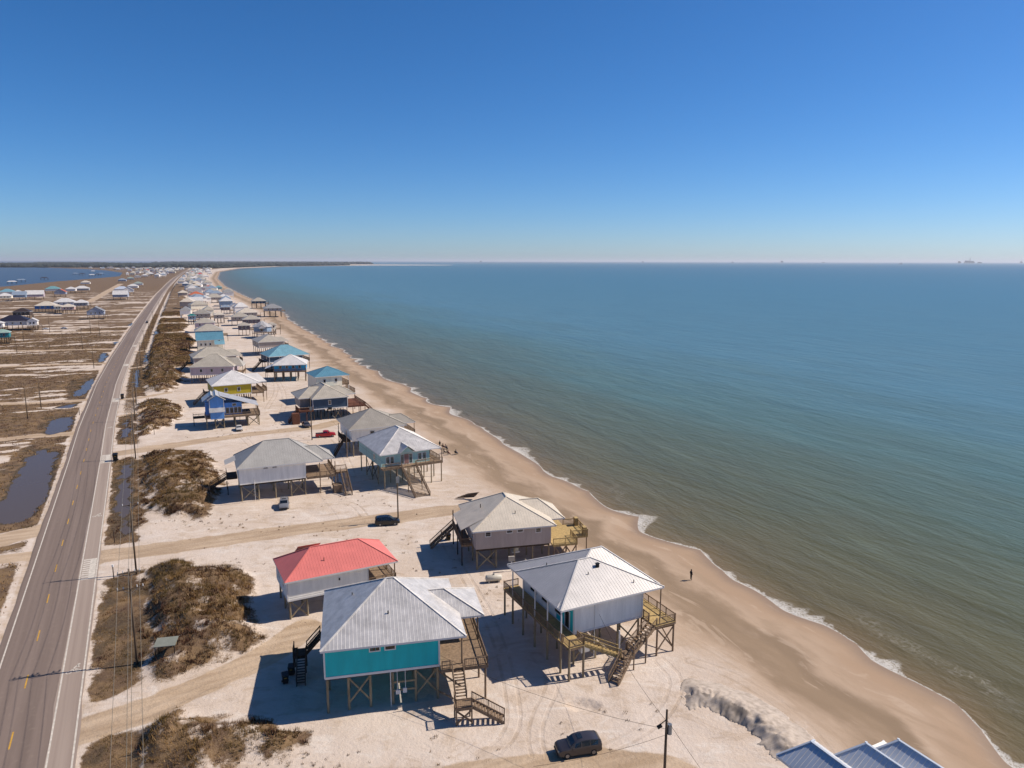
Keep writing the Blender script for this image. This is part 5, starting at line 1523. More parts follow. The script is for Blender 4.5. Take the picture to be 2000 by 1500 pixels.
def wire(a, b, sag, label, r=.018):
    pts = [(a[0] + (b[0] - a[0]) * q / 10, a[1] + (b[1] - a[1]) * q / 10, a[2] + (b[2] - a[2]) * q / 10 - 4 * sag * q / 10 * (1 - q / 10)) for q in range(11)]
    mb = MB(); mb.tube(pts, r, 4)
    tag(mb.build('service_wire', WOODD), label, 'wire')
wire((14.6, 61.7, 7.4), (11.0, 84.5, 6.4), .8, 'wire from the lower edge pole up to the pale grey house')
wire((14.6, 61.7, 6.6), (-8.0, 75.5, 6.0), .9, 'wire from the lower edge pole across to the teal house')
wire((14.6, 61.7, 6.0), (2.0, 58.0, 5.5), .4, 'wire leaving the lower edge pole to the left')
wire((14.6, 61.7, 7.6), (20.0, 60.0, .2), .1, 'guy wire slanting down right of the lower edge pole')
wire((-22.1, 134.6, 10.0), (-56.5, 199.2, 11.8), 1.2, 'wire between the two tall poles among the houses')
wire((-22.1, 134.6, 9.8), (-60.7, 110.3, 10.5), 1.4, 'wire over the side street from the meter box pole to the road')
for k, (x, y) in enumerate(SMALLPOLES):
    e = empty('marker_post', (x, y, 0)); tag(e, ['white topped marker post beside the nearest striped crossing', 'dark marker post at the end of the long grey pool', 'short post in the sand near the second dune', 'thin post by the thin dark pool'][k], 'post', 'small roadside posts')
    bar('post', e, WOODD, (0, 0, -.4), (0, 0, 1.9), .11); bar('cap', e, TRIM if k == 0 else WOODD, (0, 0, 1.9), (0, 0, 2.25), .3 if k == 0 else .14, cyl=True)

# ---------------------------------------------------------------- vehicles
TYRE = mat('tyre_rubber', (26, 26, 27), rough=.9, vary=.2)
RIM = mat('wheel_rim', (150, 150, 152), rough=.35, metal=.7)
LAMPW = mat('headlamp_glass', (225, 225, 220), rough=.2)
LAMPR = mat('tail_lamp_red', (150, 20, 20), rough=.3)
CHROME = mat('bumper_dark_trim', (40, 40, 42), rough=.6)

def vehicle(name, label, x, y, rz, col, kind='suv', z=0.0):
    """Nose towards +x. Body is a lofted shell; glass, wheels and lamps are its parts."""
    e = empty(name, (x, y, z), rz)
    tag(e, label, dict(suv='car', car='car', pickup='pickup truck')[kind], 'vehicles')
    m = bpy.data.materials.new('paint_' + name)
    m.use_nodes = True
    b = m.node_tree.nodes['Principled BSDF']
    b.inputs['Base Color'].default_value = tuple(v * ALB for v in lin(col)[:3]) + (1,)
    b.inputs['Roughness'].default_value = .3; b.inputs['Metallic'].default_value = .25; b.inputs['Coat Weight'].default_value = .5
    W = .94
    # stations: x, bottom, belt, roof, half width at belt, half width at roof
    if kind == 'suv':
        st = [(-2.32, .55, .95, .98, .80, .70), (-2.28, .38, 1.05, 1.32, .90, .74), (-1.95, .32, 1.08, 1.60, W, .72), (-1.2, .28, 1.08, 1.70, W, .73), (-.2, .28, 1.06, 1.71, W, .74),
              (.45, .28, 1.04, 1.60, W, .72), (1.15, .28, 1.02, 1.06, W, .80), (1.9, .30, .94, .97, .93, .80), (2.25, .38, .80, .84, .86, .72), (2.34, .48, .66, .68, .74, .62)]
        cab = ((-2.1, 1.25), (.45, 1.15)); axles = (-1.4, 1.42)
    elif kind == 'car':
        st = [(-2.25, .5, .88, .90, .78, .70), (-2.2, .36, .96, 1.0, .86, .74), (-1.5, .28, .98, 1.12, .9, .74), (-.9, .26, .96, 1.40, .9, .66), (.1, .26, .94, 1.44, .9, .67),
              (.6, .26, .92, 1.30, .9, .66), (1.2, .26, .90, .94, .9, .78), (1.9, .3, .80, .83, .86, .74), (2.25, .42, .62, .64, .72, .6)]
        cab = ((-1.4, 1.1), (.6, 1.1)); axles = (-1.35, 1.4)
    else:
        st = [(-2.8, .5, 1.08, 1.10, .90, .86), (-2.75, .42, 1.10, 1.12, .95, .90), (-.75, .36, 1.10, 1.12, .95, .90), (-.72, .36, 1.14, 1.70, .96, .72), (-.1, .34, 1.14, 1.84, .96, .74), (.6, .34, 1.12, 1.80, .96, .74),
              (1.35, .34, 1.10, 1.16, .95, .82), (2.3, .38, 1.02, 1.06, .94, .82), (2.7, .46, .86, .9, .88, .74), (2.78, .55, .7, .72, .78, .66)]
        cab = ((-.6, .6), (.6, 1.2)); axles = (-1.75, 1.8)
    prof = lambda s: [(-s[4], s[1]), (-s[4] * 1.02, (s[1] + s[2]) / 2), (-s[4], s[2]), (-s[5], s[3]), (-s[5] * .5, s[3] + .03), (s[5] * .5, s[3] + .03), (s[5], s[3]), (s[4], s[2]), (s[4] * 1.02, (s[1] + s[2]) / 2), (s[4], s[1])]
    v, f = [], []
    n = 10
    for s_ in st:
        v += [(s_[0], p, q) for p, q in prof(s_)]
    for i in range(len(st) - 1):
        for k in range(n):
            f.append((i * n + k, i * n + (k + 1) % n, (i + 1) * n + (k + 1) % n, (i + 1) * n + k))
    f += [tuple(range(n - 1, -1, -1)), tuple((len(st) - 1) * n + k for k in range(n))]
    body = mesh_obj('body', v, f, m, e, True)
    md = body.modifiers.new('edge', 'EDGE_SPLIT'); md.split_angle = R(42)
    # glass panels laid a little proud of the shell between belt and roof
    def side(xa, xb, sg):
        P = []
        for xx in (xa, xb):
            for i in range(len(st) - 1):
                if st[i][0] <= xx <= st[i + 1][0]:
                    t = (xx - st[i][0]) / (st[i + 1][0] - st[i][0])
                    s_ = [st[i][q] + t * (st[i + 1][q] - st[i][q]) for q in range(6)]
                    for g_ in (.12, .86):
                        P.append((xx, sg * (s_[4] + (s_[5] - s_[4]) * g_ + .014), s_[2] + (s_[3] - s_[2]) * g_))
        if len(P) == 4:
            mesh_obj('side_window', P, [(0, 2, 3, 1) if sg < 0 else (1, 3, 2, 0)], GLASS, e)
    spans = {'suv': ((-1.9, -1.1), (-1.0, -.15), (-.05, .62)), 'car': ((-1.05, -.2), (-.1, .75)), 'pickup': ((-.62, -.05), (.05, .85))}[kind]
    for sg in (-1, 1):
        for a, b_ in spans:
            side(a, b_, sg)
    def screen(i, nm, lo=.1, hi=.9, dx=.02):
        a, c = st[i], st[i + 1]
        up, dn = (a, c) if a[3] > c[3] else (c, a)
        P = []
        for g_ in (lo, hi):
            xx = up[0] + (dn[0] - up[0]) * g_; zz = up[3] + (dn[3] - up[3]) * g_ + .035; hw = (up[5] + (dn[5] - up[5]) * g_) * .9
            P += [(xx + (dx if dn[0] > up[0] else -dx), -hw, zz + .01), (xx + (dx if dn[0] > up[0] else -dx), hw, zz + .01)]
        mesh_obj(nm, P, [(0, 2, 3, 1)], GLASS, e)
    iw = {'suv': 5, 'car': 5, 'pickup': 5}[kind]
    screen(iw, 'windscreen')
    screen({'suv': 1, 'car': 2, 'pickup': 2}[kind], 'rear_window')
    if kind == 'suv':
        mesh_obj('sunroof', [(-.35, -.42, 1.75), (.15, -.42, 1.73), (.15, .42, 1.73), (-.35, .42, 1.75)], [(0, 1, 2, 3)], GLASS, e)
    if kind == 'pickup':
        box('cargo_bed', e, CHROME, -2.65, -.8, -.78, .78, .9, 1.16)
    for ax in axles:
        for sg in (-1, 1):
            w_ = bar('wheel', e, TYRE, (ax, sg * .74, .34), (ax, sg * .97, .34), .72, cyl=True)
            r_ = bpy.data.objects.new('rim', unit_cyl(RIM)); link(r_, w_)
            r_.location = (0, 0, .505 if True else 0); r_.scale = (.6, .6, .05)
    for sg in (-1, 1):
        zz = st[-2][2]
        box('headlight', e, LAMPW, st[-2][0] - .18, st[-2][0] + .03, sg * .62 - .16, sg * .62 + .16, zz - .12, zz + .02)
        box('tail_light', e, LAMPR, st[1][0] - .03, st[1][0] + .08, sg * .74 - .1, sg * .74 + .1, .85, 1.1)
        box('mirror', e, m, .72, .9, sg * 1.0 - .1, sg * 1.0 + .1, .98, 1.14)
    box('bumper', e, CHROME, st[-1][0] - .1, st[-1][0] + .06, -.7, .7, .36, .52)
    box('bumper', e, CHROME, st[0][0] - .06, st[0][0] + .1, -.74, .74, .38, .54)
    return e

vehicle('parked_car', 'dark grey hatchback SUV parked on sand in the foreground', 6.9, 67.4, R(193), (66, 62, 66), 'suv', .05)
vehicle('parked_car', 'black SUV standing on the side street beside the pole', -23.9, 132.8, R(12), (24, 22, 24), 'suv', .02)
vehicle('parked_car', 'silver white car parked in front of the white grey-roofed house', -46.8, 142.6, R(-74), (140, 140, 144), 'suv', .05)
vehicle('pickup_truck', 'red pickup truck parked by the tall pole', -53.6, 203.0, R(18), (196, 22, 34), 'pickup', .05)
vehicle('parked_car', 'white car parked below the bright blue house', -81.6, 211.2, R(-66), (226, 220, 214), 'car', .05)
vehicle('parked_car', 'dark grey car parked beside the red-brown deck of the navy house', -62.8, 216.0, R(-60), (86, 80, 84), 'car', .05)
vehicle('moving_car', 'small dark car driving far along the road', -296.2, 587.4, R(114), (40, 36, 40), 'car', .0)
vehicle('parked_car', 'white car parked among vehicles on the left flats', -340.0, 527.0, R(20), (228, 226, 224), 'car', .05)
vehicle('parked_car', 'second pale car on the left flats, nearer the road', -330.0, 532.5, R(10), (205, 205, 208), 'car', .05)
vehicle('parked_car', 'dark car parked on the left flats left of the white cars', -351.0, 521.5, R(15), (30, 26, 28), 'car', .05)

# ---------------------------------------------------------------- bins, tank, shelter and other yard things
def bin_(x, y, label, s=1.0, rz=.4):
    e = empty('wheelie_bin', (x, y, 0), rz); tag(e, label, 'bin', 'wheeled rubbish bins')
    v = [(-.26, -.3, .1), (.26, -.3, .1), (.26, .3, .1), (-.26, .3, .1), (-.33, -.38, 1.02), (.33, -.38, 1.02), (.33, .38, 1.02), (-.33, .38, 1.02)]
    mesh_obj('body', [tuple(c * s for c in p) for p in v], BOXF, BLACKP, e)
    v = [(-.36, -.42, 1.02), (.36, -.42, 1.02), (.36, .42, 1.02), (-.36, .42, 1.02), (-.34, -.4, 1.08), (.34, -.4, 1.08), (.3, .36, 1.16), (-.3, .36, 1.16)]
    mesh_obj('lid', [tuple(c * s for c in p) for p in v], BOXF, BLACKP, e)
    for sg in (-1, 1):
        bar('wheel', e, TYRE, (sg * .26 * s, .32 * s, .12 * s), (sg * .36 * s, .32 * s, .12 * s), .24 * s, cyl=True)
    box('label_sticker', e, PAINTY, -.14 * s, .14 * s, -.372 * s, -.35 * s, .72 * s, .8 * s)
bin_(-27.1, 79.6, 'black wheeled bin in the shade left of the teal house', 1.15)
bin_(-26.9, 81.4, 'second black wheeled bin behind the first, left of the teal house', 1.15, .2)
bin_(-100.2, 177.2, 'black bin standing at the edge of the cycle lane by a crossing', 1.7)
bin_(-142.6, 260.4, 'black bin by the third crossing on the cycle lane', 1.6)
bin_(-11.5, 124.8, 'black bin at the foot of the taupe house stairs', 1.2)
e = empty('storage_tank', (-2.8, 107.4, 0), R(12)); tag(e, 'white horizontal gas tank lying on the sand between the houses', 'tank')
mb = MB(); mb.tube([(-1.35, 0, .75), (-1.25, 0, .75), (-1.1, 0, .75), (1.1, 0, .75), (1.25, 0, .75), (1.35, 0, .75)], [.12, .38, .52, .52, .38, .12], 14); mb.build('shell', mat('tank_white', (214, 206, 190), rough=.5), e, True)
for u in (-.8, .8): box('saddle', e, CONC, u - .12, u + .12, -.4, .4, -.2, .4)
bar('valve_dome', e, STEEL, (0, 0, 1.2), (0, 0, 1.45), .3, cyl=True)
e = empty('small_shelter', (-43.6, 84.6, -1.1), R(8)); tag(e, 'small grey-green panel roof on posts in the dune scrub', 'shelter')
mesh_obj('panel', [(-1.3, -.8, 3.35), (1.3, -.8, 3.45), (1.3, .8, 3.85), (-1.3, .8, 3.75), (-1.3, -.8, 3.43), (1.3, -.8, 3.53), (1.3, .8, 3.93), (-1.3, .8, 3.83)], BOXF, mat('panel_grey_green', (140, 142, 130), rough=.5), e)
for u in (-1.15, 1.15):
    for w in (-.65, .65): bar('post', e, WOODD, (u, w, .5), (u, w, 3.5 + .25 * w), .1)
e = empty('timber_pile', (-9.6, 148.2, 0), R(-30)); tag(e, 'heap of dark broken timber at the seaward end of the side street', 'timber')
for k in range(7):
    bar('plank', e, WOODD if k % 2 else WOOD, (-2 + k * .3, -1.2 + .3 * k, .15 + .12 * k), (1.6 + .2 * k, .6 + .2 * math.sin(k), .5 + .2 * k), .35, .08)

# ---------------------------------------------------------------- people
SKIN = mat('skin', (196, 150, 124), rough=.6)
def person(label, x, y, rz, pose, top, z=0.0, hat=None):
    e = empty('person', (x, y, z), rz); tag(e, label, 'person', 'people on the beach')
    if pose == 'stand':
        J = [(0, 0, .95, .15), (0, 0, 1.2, .16), (0, 0, 1.42, .15), (0, 0, 1.53, .06), (0, .02, 1.66, .10), (0, .01, 1.76, .07),
             (.09, 0, .88, .10), (.1, .01, .5, .07), (.11, 0, .08, .05), (.12, .14, .04, .04), (-.09, 0, .88, .10), (-.1, .01, .5, .07), (-.11, 0, .08, .05), (-.12, .14, .04, .04),
             (.19, 0, 1.4, .06), (.25, -.02, 1.12, .05), (.22, .12, .9, .04), (-.19, 0, 1.4, .06), (-.25, -.02, 1.12, .05), (-.22, .12, .9, .04)]
    else:
        J = [(0, 0, .5, .16), (0, -.05, .75, .16), (0, -.08, .98, .15), (0, -.06, 1.09, .06), (0, -.02, 1.22, .10), (0, -.02, 1.31, .07),
             (.1, .1, .47, .1), (.12, .48, .46, .07), (.12, .55, .08, .05), (.12, .68, .04, .04), (-.1, .1, .47, .1), (-.12, .48, .46, .07), (-.12, .55, .08, .05), (-.12, .68, .04, .04),
             (.19, -.06, .95, .06), (.26, .05, .7, .05), (.2, .28, .6, .04), (-.19, -.06, .95, .06), (-.26, .05, .7, .05), (-.2, .28, .6, .04)]
    E = [(0, 1), (1, 2), (2, 3), (3, 4), (4, 5), (0, 6), (6, 7), (7, 8), (8, 9), (0, 10), (10, 11), (11, 12), (12, 13), (2, 14), (14, 15), (15, 16), (2, 17), (17, 18), (18, 19)]
    me = bpy.data.meshes.new('body')
    me.from_pydata([j[:3] for j in J], E, [])
    me.materials.append(top)
    o = link(bpy.data.objects.new('body', me), e)
    md = o.modifiers.new('skin', 'SKIN')
    for sv, j in zip(me.skin_vertices[0].data, J):
        sv.radius = (j[3], j[3])
    me.skin_vertices[0].data[0].use_root = True
    o.modifiers.new('sub', 'SUBSURF').levels = 1
    o.modifiers['sub'].render_levels = 1
    hz = J[4][2]; hy = J[4][1]
    mb = MB(); mb.tube([(0, hy - .02, hz + .02), (0, hy - .02, hz + .08), (0, hy - .02, hz + .15)], [.115, .12, .06], 8)
    mb.build('hair', WOODD, e, True)
    mb = MB(); mb.tube([(0, hy + .075, hz - .1), (0, hy + .095, hz - .02), (0, hy + .075, hz + .05)], [.05, .075, .05], 7)
    mb.build('face', SKIN, e, True)
    if pose == 'sit':
        c = MB()
        c.box(-.3, .3, -.2, .4, .34, .38); c.bar((-.3, -.2, .36), (-.3, -.42, .95), .04); c.bar((.3, -.2, .36), (.3, -.42, .95), .04)
        c.add([(-.3, -.2, .4), (.3, -.2, .4), (.3, -.42, .95), (-.3, -.42, .95)], [(0, 1, 2, 3)])
        for u in (-.28, .28):
            for w in (-.18, .38): c.bar((u, w, -.05), (u, w, .36), .035)
        ch = c.build('beach_chair', BLACKP, None); ch.location = (x, y, z); ch.rotation_euler = (0, 0, rz)
        tag(ch, 'dark chair of the ' + label.replace('the nearer-house group', 'the group'), 'chair', 'folding chairs on the beach')
DK = mat('dark_clothes', (34, 34, 42), rough=.9); RD = mat('maroon_clothes', (96, 34, 36), rough=.9); GB = mat('grey_clothes', (90, 92, 104), rough=.9)
person('lone person in dark clothes standing on the wet sand', 28.7, 108.8, R(-60), 'stand', DK, -.2)
person('person in dark clothes standing with the nearer-house group', -19.6, 191.6, R(200), 'stand', DK, 0)
person('person in maroon seated beside the standing figure', -18.6, 190.4, R(-60), 'sit', RD, 0)
person('person in grey seated next to the maroon seated figure', -17.8, 189.4, R(-80), 'sit', GB, 0)
person('person in dark clothes at the left end of the seated row', -17.8, 184.8, R(-70), 'sit', DK, 0)
person('person in maroon in the middle of the seated row', -16.6, 183.6, R(-60), 'sit', RD, 0)
person('person in grey at the right end of the seated row', -14.6, 184.0, R(-50), 'sit', GB, 0)
person('person in dark clothes standing behind the seated row', -17.2, 186.4, R(-60), 'stand', DK, 0)
person('distant dark figure standing at the far water edge', -357.0, 990.0, R(30), 'stand', DK, -.3)

# ---------------------------------------------------------------- boat shelters in the bay
for k, (x, y) in enumerate(PIERS):
    e = empty('boat_shelter', (x, y, 0), R(24)); tag(e, 'small covered boat shelter on posts in the bay', 'boat shelter', 'boat shelters in the bay')
    Lp, Wp = 16, 9
    for u in (-Lp / 2, 0, Lp / 2):
        for w in (-Wp / 2, Wp / 2): bar('post', e, WOODD, (u, w, -3), (u, w, 4.2), .5)
    mesh_obj('roof', [(-Lp / 2 - 1, -Wp / 2 - 1, 4), (Lp / 2 + 1, -Wp / 2 - 1, 4), (Lp / 2 + 1, Wp / 2 + 1, 4), (-Lp / 2 - 1, Wp / 2 + 1, 4), (-Lp / 2 + 3, 0, 6.2), (Lp / 2 - 3, 0, 6.2)],
             [(0, 1, 5, 4), (1, 2, 5), (2, 3, 4, 5), (3, 0, 4), (3, 2, 1, 0)], roofm(('greyblue', 'darkbrown', 'white')[k % 3]), e)

# ---------------------------------------------------------------- the distant town: each house an object, shared shells
def shell(rc, wc):
    L, D, ze, zr = 14.0, 11.0, 7.0, 10.2
    rv = [(0, 0, ze), (L, 0, ze), (L, D, ze), (0, D, ze), (D / 2, D / 2, zr), (L - D / 2, D / 2, zr)]
    r = bpy.data.meshes.new('town_roof'); r.from_pydata(rv, [], [(0, 1, 5, 4), (1, 2, 5), (2, 3, 4, 5), (3, 0, 4), (3, 2, 1, 0)]); r.materials.append(roofm(rc))
    mb = MB(); mb.box(.5, L - .5, .5, D - .5, 3.4, ze - .02)
    for u in (1, L / 2, L - 1):
        for w in (1, D - 1): mb.box(u - .25, u + .25, w - .25, w + .25, -.5, 3.4)
    w = bpy.data.meshes.new('town_wall'); w.from_pydata(mb.v, [], mb.f); w.materials.append(wallm(wc))
    return r, w
SH = [shell(a, b) for a, b in (('white', 'white'), ('tan', 'cream'), ('grey', 'white'), ('cream', 'taupe'), ('white', 'greyblue'), ('greyblue', 'white'), ('tan', 'white'), ('grey', 'mauve'))]
SH2 = [shell('redroof', 'cream'), shell('darkroof', 'white'), shell('lightblue', 'white')]
placed = [np.array((r[0] + 5, r[1] + 5)) for r in FAR]
cand = []
for row, (tt, s0, s1, stp) in enumerate(((40, 640, 4300, 44), (58, 640, 3600, 42), (80, 700, 1500, 60), (-45, 2350, 4700, 62), (-90, 2500, 4800, 66), (-150, 2700, 4900, 72), (-230, 2900, 5000, 76), (-330, 3300, 5100, 84), (-450, 3600, 5200, 84), (-560, 3700, 5200, 84), (-680, 3800, 5200, 84), (-800, 3900, 5200, 90), (-950, 4000, 5200, 100), (90, 3300, 4700, 80))):
    s = s0
    while s < s1:
        cand.append((s + random.uniform(-10, 10), tt + random.uniform(-8, 8)))
        s += stp * random.uniform(.8, 1.5)
cand.sort()
nt_ = 0
for s, tt in cand:
    t = float(t_road(s)) + tt
    if t - float(t_bay(s)) < 30 or float(t_shore(s)) - t < 30: continue
    p = np.array(to_xy(s, t))
    if p[0] / p[1] < -.76: continue
    if min(np.hypot(*(p - q)) for q in placed) < 19: continue
    if nt_ >= 295: break
    placed.append(p); nt_ += 1
    pi = random.randrange(len(SH2)) + len(SH) if random.random() < .05 else random.randrange(len(SH))
    r, w = (SH + SH2)[pi]
    e = empty('town_house', (p[0], p[1], 0), R(25 + random.uniform(-14, 14) + (90 if random.random() < .25 else 0)))
    k = random.uniform(.85, 1.35)
    k *= 1 + .25 * max(0, s - 2600) / 2400
    e.scale = (k, k, random.uniform(1.0, 1.35))
    zone = ('the crowded beach row just past the surf houses' if s < 1300 else 'the far beach row before the bend' if s < 2400 else 'the beach row at the far bend') if tt > 0 else \
        ('the distant rows nearest the road' if tt > -120 else 'the middle of the distant town' if tt > -400 else 'the distant town beside the bay')
    lab = '%s house in %s' % (('white roofed white', 'tan roofed cream', 'grey roofed white', 'cream roofed taupe', 'white roofed blue-grey', 'blue-grey roofed white', 'tan roofed white', 'grey roofed mauve', 'red roofed cream', 'dark roofed white', 'light blue roofed white')[pi], zone)
    tag(e, lab, 'house', 'houses in ' + zone)
    link(bpy.data.objects.new('roof', r), e); link(bpy.data.objects.new('wall', w), e)

# ---------------------------------------------------------------- far woods
def woods(name, label, poly, count, rad, hgt, colour):
    p = np.array(poly)
    lo, hi = p.min(0), p.max(0)
    V, F, n = [], [], 0
    base = [(math.cos(a) * c, math.sin(a) * c, z) for z, c in ((0, .7), (.45, 1.0), (.8, .7)) for a in [6.2832 * k / 7 for k in range(7)]] + [(0, 0, 1.0)]
    bf = [(i * 7 + k, i * 7 + (k + 1) % 7, (i + 1) * 7 + (k + 1) % 7, (i + 1) * 7 + k) for i in range(2) for k in range(7)] + [(14 + k, 14 + (k + 1) % 7, 21) for k in range(7)]
    while n < count:
        q = rng.uniform(lo, hi, (4000, 2))
        ok = sdf_poly(q[:, 0], q[:, 1], poly) > 0
        for x, y in q[ok]:
            if n >= count: break
            r = rad * random.uniform(.6, 1.4); z = hgt * random.uniform(.65, 1.25)
            o = len(V)
            V += [(x + a * r * random.uniform(.8, 1.2), y + b * r * random.uniform(.8, 1.2), -2 + c * z) for a, b, c in base]
            F += [tuple(i + o for i in f) for f in bf]
            n += 1
    o = mesh_obj(name, V, F, mat(name + '_foliage', colour, rough=.95, vary=.4, scale=.02))
    tag(o, label, kind='stuff')
woods('woods', 'dark wood along the horizon beyond the town', [(-4300, 5300), (-1950, 5000), (-2150, 6300), (-1900, 8600), (-4300, 8600), (-6200, 7800)], 6000, 26, 24, (46, 54, 48))
woods('far_woods', 'faint farther wood behind the end of the bay', [(-5200, 10400), (-2800, 10300), (-2300, 12300), (-5600, 13500)], 1800, 40, 34, (52, 60, 58))
woods('bay_woods', 'dark wooded islet in the bay', [(-6700, 10200), (-5300, 9300), (-5200, 9600), (-6600, 10500)], 300, 40, 26, (46, 54, 50))
# pale point of land across the bay mouth
_pt = smooth_loop([(-2600, 8100), (-1500, 8300), (-650, 9000), (-900, 9600), (-2600, 10200)], 2)
sp = mesh_obj('sand_spit', [(q[0], q[1], .3 + .0 * k) for k, q in enumerate(_pt)] + [(q[0], q[1], -1.5) for q in _pt], [tuple(range(len(_pt)))] + [(k, len(_pt) + k, len(_pt) + (k + 1) % len(_pt), (k + 1) % len(_pt)) for k in range(len(_pt))], mat('spit_sand', (226, 214, 200), rough=.95))
if sp.data.polygons[0].normal.z < 0: sp.data.flip_normals()
tag(sp, 'pale sand spit closing the far end of the bay', kind='structure')
_pt = smooth_loop([(-900, 16000), (-300, 15900), (-260, 16100), (-880, 16300)], 2)
sp = mesh_obj('sand_bar', [(q[0], q[1], .5) for q in _pt], [tuple(range(len(_pt)))], mat('spit_sand', (226, 214, 200)))
if sp.data.polygons[0].normal.z < 0: sp.data.flip_normals()
tag(sp, 'thin pale sand bar far out in the gulf', kind='structure')

# ---------------------------------------------------------------- offshore platforms and ships
RIG = mat('offshore_steel', (112, 116, 124), rough=.7, vary=.15, scale=.01)
def rig(x, y, L, D, H0, H1, label, derrick=0):
    e = empty('offshore_platform', (x, y, -.6)); tag(e, label, 'offshore platform', 'structures on the sea horizon')
    for u in (-.42, -.14, .14, .42):
        for w in (-.4, .4): bar('leg', e, RIG, (u * L, w * D, -20), (u * L, w * D, H0), L * .035)
    box('deck', e, RIG, -L / 2, L / 2, -D / 2, D / 2, H0, H0 + (H1 - H0) * .35)
    box('module', e, RIG, -L * .45, -L * .05, -D * .4, D * .4, H0 + (H1 - H0) * .35, H1)
    box('module', e, RIG, L * .02, L * .42, -D * .4, D * .4, H0 + (H1 - H0) * .35, H0 + (H1 - H0) * .8)
    if derrick:
        for sx in (-1, 1):
            for sy in (-1, 1): bar('derrick_leg', e, RIG, (L * .05 + sx * L * .06, sy * L * .06, H1 * .8), (L * .05, 0, H1 + derrick), L * .015)
def sea_at(u, D):
    return ((u - 1000) / 1413.0 * D, D)
rig(*sea_at(1881, 20000), 240, 90, 30, 85, 'large offshore platform on the horizon at the right', 80)
rig(*sea_at(1862, 20000), 60, 50, 25, 70, 'small platform just left of the large one')
rig(*sea_at(1901, 20000), 90, 50, 20, 50, 'low platform just right of the large one')
rig(*sea_at(1981, 24000), 60, 50, 30, 70, 'tiny platform at the far right end of the horizon', 60)
rig(*sea_at(1520, 22000), 60, 60, 30, 70, 'tiny platform on the horizon right of centre', 60)
rig(*sea_at(1425, 24000), 60, 50, 20, 45, 'faint low platform left of the tiny one')
rig(*sea_at(1252, 24000), 50, 50, 20, 50, 'faint platform near the middle of the sea horizon')
rig(*sea_at(940, 24000), 50, 40, 25, 60, 'faint platform above the thin sand bar', 30)
rig(*sea_at(1600, 26000), 70, 40, 15, 40, 'very faint low platform between the tiny and the large one')
e = empty('ship', (*sea_at(1749, 15500), -.6)); tag(e, 'small dark work boat on the sea, left of the large platform', 'boat', 'structures on the sea horizon')
mesh_obj('hull', [(-28, -7, -3), (26, -7, -3), (26, 7, -3), (-28, 7, -3), (-32, -8, 9), (34, -8, 12), (34, 8, 12), (-32, 8, 9)], BOXF, mat('hull_dark', (60, 66, 80)), e)
box('wheelhouse', e, RIG, 2, 18, -6, 6, 11, 30); bar('mast', e, RIG, (8, 0, 30), (8, 0, 44), 2)

# ---------------------------------------------------------------- dune grass and scrub
def veg_material(name):
    g = NT(name)
    c = g.attr('tint').outputs['Color']
    g.l(c, g.b.inputs['Base Color'])
    g.b.inputs['Roughness'].default_value = .9
    g.b.inputs['Specular IOR Level'].default_value = .1
    return g.m

def blades(name, label, cx, cy, cz, hgt, rad, nb, tint, width):
    """One tuft = nb leaning blades; arrays are per tuft."""
    n = len(cx)
    rep = lambda a: np.repeat(a, nb)
    ang = rng.uniform(0, 6.2832, n * nb)
    rr = rep(rad) * np.sqrt(rng.uniform(0, 1, n * nb))
    a2 = rng.uniform(0, 6.2832, n * nb)
    bx, by = rep(cx) + rr * np.cos(a2), rep(cy) + rr * np.sin(a2)
    hh = rep(hgt) * rng.uniform(.45, 1.15, n * nb)
    lean = hh * rng.uniform(.15, .75, n * nb)
    w = rep(width) * rng.uniform(.6, 1.4, n * nb)
    px, py = -np.sin(ang), np.cos(ang)
    z0 = rep(cz) - .08
    V = np.empty((n * nb, 3, 3), np.float32)
    V[:, 0] = np.stack([bx - px * w, by - py * w, z0], -1)
    V[:, 1] = np.stack([bx + px * w, by + py * w, z0], -1)
    V[:, 2] = np.stack([bx + np.cos(ang) * lean, by + np.sin(ang) * lean, z0 + hh], -1)
    m_ = n * nb
    me = bpy.data.meshes.new(name)
    me.vertices.add(m_ * 3); me.vertices.foreach_set('co', V.ravel())
    me.loops.add(m_ * 3); me.loops.foreach_set('vertex_index', np.arange(m_ * 3, dtype=np.int32))
    me.polygons.add(m_); me.polygons.foreach_set('loop_start', np.arange(0, m_ * 3, 3, dtype=np.int32)); me.polygons.foreach_set('loop_total', np.full(m_, 3, np.int32))
    me.update(calc_edges=True)
    col = np.repeat(tint, nb, 0) * rng.uniform(.7, 1.3, (m_, 1))
    col = np.repeat(np.clip(col, 0, 1), 3, 0)
    a = me.attributes.new('tint', 'FLOAT_COLOR', 'POINT')
    a.data.foreach_set('color', np.concatenate([col, np.ones((len(col), 1))], 1).astype(np.float32).ravel())
    me.materials.append(VEGM)
    o = link(bpy.data.objects.new(name, me))
    tag(o, label, kind='stuff')
    return o

VEGM = veg_material('dry_dune_plants')
GOLD = np.array([.215, .122, .044]); OLIVE = np.array([.115, .074, .025]); RUST = np.array([.078, .036, .022]); STRAW = np.array([.29, .185, .085])

def tints(x, y, k=0):
    a = fbm(x / 3.5, y / 3.5, 101 + k, 3)[:, None]; b = fbm(x / 6.0, y / 6.0, 131 + k, 3)[:, None]
    c = GOLD * (1 - sstep(.35, .65, a)) + OLIVE * sstep(.35, .65, a)
    c = c * (1 - sstep(.5, .66, b)) + RUST * sstep(.5, .66, b)
    s_ = (rng.uniform(0, 1, (len(x), 1)) < .14)
    return np.where(s_, STRAW, c)

